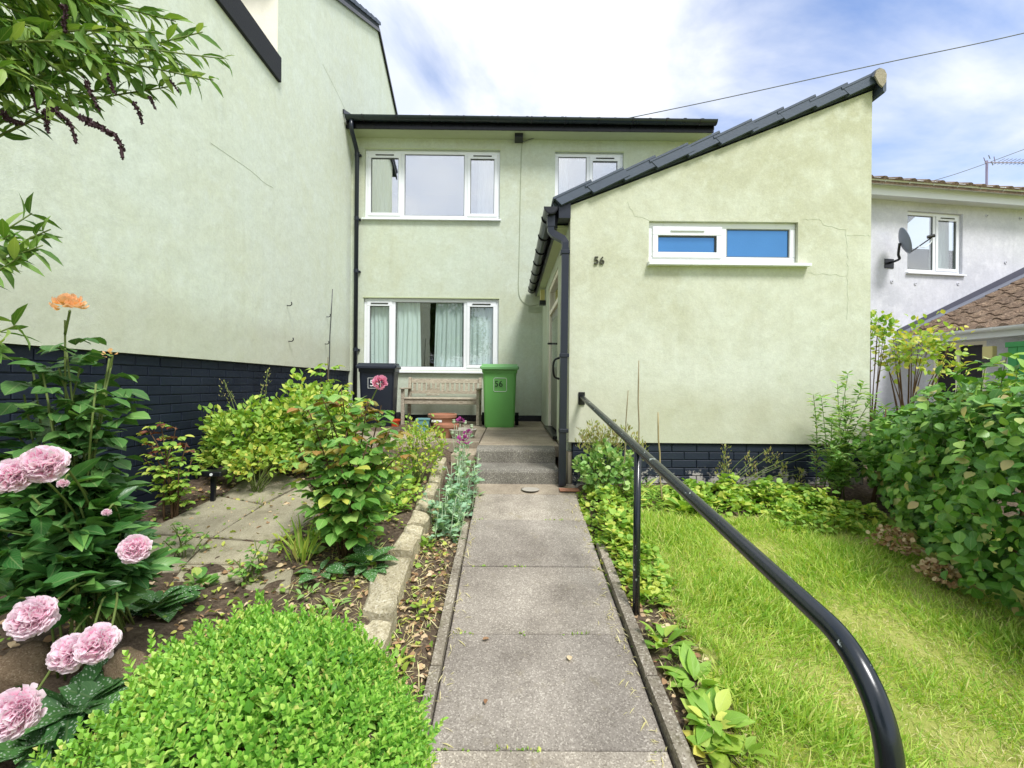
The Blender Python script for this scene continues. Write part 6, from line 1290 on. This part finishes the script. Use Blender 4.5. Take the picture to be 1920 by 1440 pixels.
# lawn: blades and thatch
def lawn():
    n = 120000; y = 0.5+(3.75-0.5)*rng.random(n)**0.9; x = rnd(0.80, 2.75, n); e = 0.90+0.05*np.sin(y*7)+0.03*np.sin(y*19); top = 3.5+0.08*np.sin(x*6)
    dens = 0.55+0.45*np.sin(x*5.1+1.3*np.sin(y*3.3))*np.sin(y*4.7+x*1.9); keep = (x > e+rng.normal(0, .02, n)) & (y < top+rng.normal(0, .03, n)) & (rng.random(n) < 0.30+0.70*np.clip(dens+0.3*np.sin(x*17+y*5)*np.sin(y*13-x*9), 0, 1)); x, y, dens = x[keep], y[keep], dens[keep]; n = len(x)
    P = np.stack([x, y, gz(x, y)], -1); dirx = np.sin(x*3+y*2)*0.4; A = unit(np.stack([dirx+rng.normal(0, .5, n), rng.normal(-.1, .5, n), rnd(0.5, 1.2, n)], -1)); size = rnd(0.025, 0.08, n)*(0.45+0.9*dens); up = rdir(n, 0, 1)
    o = link('lawn_grass', joined('lawn_grass', 'blade', frames(A, up, size*1.1, rnd(0.7, 1.4, n)), P, 'L_grass')); o['kind'] = 'stuff'; o['label'] = 'short sunlit lawn grass with yellowing patches'
    n = 22000; x = rnd(0.86, 2.75, n); y = rnd(0.5, 3.55, n); P = np.stack([x, y, gz(x, y)+rnd(0, .015, n)], -1); A = unit(np.stack([rng.normal(0, 1, n), rng.normal(0, 1, n), rnd(-.05, .35, n)], -1))
    o = link('lawn_thatch', joined('lawn_thatch', 'blade', frames(A, np.tile(UP, (n, 1)), rnd(0.02, 0.055, n), rnd(0.6, 1.2, n)), P, 'L_straw')); o['kind'] = 'stuff'; o['label'] = 'dry straw coloured thatch between the lawn blades'
lawn()
# dry leaf litter, twigs and moss on soil and path
def litter(name, label, n, boxes, size, mat, tmpl, lift=0.006):
    P = []
    for (x0, x1, y0, y1, w) in boxes: k = int(n*w); x = rnd(x0, x1, k); y = rnd(y0, y1, k); P.append(np.stack([x, y, gz(x, y)+lift+rnd(0, .014, k)], -1))
    P = np.concatenate(P); k = len(P); A = unit(np.stack([rng.normal(0, 1, k), rng.normal(0, 1, k), rnd(-.1, .3, k)], -1)); U = np.tile(UP, (k, 1))+rng.normal(0, .5, (k, 3))
    o = link(name, joined(name, tmpl, frames(A, U, size*rnd(0.4, 1.3, k), rnd(0.7, 1.2, k)), P, mat)); o['kind'] = 'stuff'; o['label'] = label
litter('leaf_litter', 'dry brown leaves lying on the bed soil', 1900, ((-2.7, -0.75, 1.6, 4.2, 0.55), (-0.62, -0.36, 0.9, 3.3, 0.30), (0.67, 0.95, 0.9, 3.2, 0.15)), 0.034, 'L_dead', 'oval')
litter('dry_grass_litter', 'dry straw and stalks scattered along the path edges', 2600, ((-0.62, -0.36, 0.8, 3.6, 0.42), (0.66, 0.95, 0.8, 3.2, 0.33), (-1.2, -0.75, 1.9, 2.9, 0.25)), 0.075, 'L_straw', 'blade')
litter('seedling_carpet', 'tiny green seedlings on the soil', 1300, ((-1.5, -0.75, 1.8, 4.3, 0.4), (-2.6, -1.5, 1.8, 4.3, 0.3), (-0.62, -0.36, 1.0, 3.8, 0.2), (0.67, 0.92, 1.0, 2.6, 0.1)), 0.035, 'L_light', 'oval', 0.012)
def path_bits():
    P = []; k = 420; side = rng.random(k) < 0.6; x = np.where(side, 0.595-np.abs(rng.normal(0, .05, k)), -0.285+np.abs(rng.normal(0, .02, k))); y = rnd(0.9, 4.1, k); P = np.stack([x, y, SLOPE*y+0.006], -1)
    o = link('path_debris', joined('path_debris', 'blade', frames(unit(np.stack([rng.normal(0, 1, k), rng.normal(0, 1, k), rnd(0, .25, k)], -1)), np.tile(UP, (k, 1)), rnd(0.015, 0.06, k), rnd(1, 2, k)), P, 'L_straw')); o['kind'] = 'stuff'; o['label'] = 'dry stalks and grit on the path margins'
    q = []
    for jy in joints[1:-1]:
        m = 70; xx = rnd(-0.28, 0.58, m); xx = xx[np.sin(xx*9+jy*5)+np.sin(xx*23) > 0.2]; q.append(np.stack([xx, jy+rng.normal(0, .004, len(xx)), np.full(len(xx), SLOPE*jy-0.004)], -1))
    q = np.concatenate(q); k = len(q); o = link('joint_moss', joined('joint_moss', 'small', frames(unit(rdir(k, .1, 1)), rdir(k), rnd(0.008, 0.02, k), np.full(k, 1.2)), q, 'L_light')); o['kind'] = 'stuff'; o['label'] = 'moss and seedlings in the path joints'
    for lab, px, py, s in (('pale dry leaf lying on the left side of the path', 905, 1203, 0.035), ('white feathery scrap lying on the middle of the path', 1068, 1242, 0.04), ('small curled leaf near the left kerb', 911, 1315, 0.026)):
        g = at_g(px, py); t = T['oval']; me = fill_mesh('fallen_leaf', t[0]*np.array([s, s, s]), t[1], t[2], 'L_dead', np.zeros(len(t[0]))); o = link('fallen_leaf', me, None, (g[0], g[1], SLOPE*g[1]+0.010)); o.rotation_euler = (0.16, 0, px*0.7); tag(o, lab, 'leaf')
path_bits()
# trees across the street behind the viewer: they show as reflections in the ground floor window
def street_tree(label, x, y, h, w, n):
    t = plant('street_tree', label, 'tree', x, y, None, -0.2); g = np.array(t.location)
    tr = smooth_path([g, g+[0.1, 0, h*0.3], g+[-.1, .1, h*0.6], g+[0, 0, h*0.85]], 5); stems(t, [tr], 0.22, 0.05, 'bark', 'trunk', 10)
    br = [smooth_path([tr[int(k)], tr[int(k)]+rdir(1, .1, .6)[0]*w*0.5, tr[int(k)]+rdir(1, .1, .8)[0]*w*0.8], 4) for k in np.linspace(5, 13, 10)]; stems(t, br, 0.07, 0.02, 'bark', 'limb', 6)
    c = g+np.array([0, 0, h*0.62]); cl = c+rdir(26)*np.array([w, w, h*0.36])*rnd(.4, .95, 26)[:, None]; P = cl[rng.integers(0, 26, n)]+rng.normal(0, 1, (n, 3))*w*0.17
    o = link('crown', joined('crown', 'small', frames(rdir(n), rdir(n), rnd(.14, .24, n), np.ones(n)), P, 'L_tree', loc=g), t)
street_tree('broad dark tree across the street reflected in the ground floor window', -4.4, -11, 9.5, 2.9, 26000)
street_tree('second dark tree across the street left of the broad one', -9.0, -12, 9.0, 3.0, 22000)
bpy.context.view_layer.update()
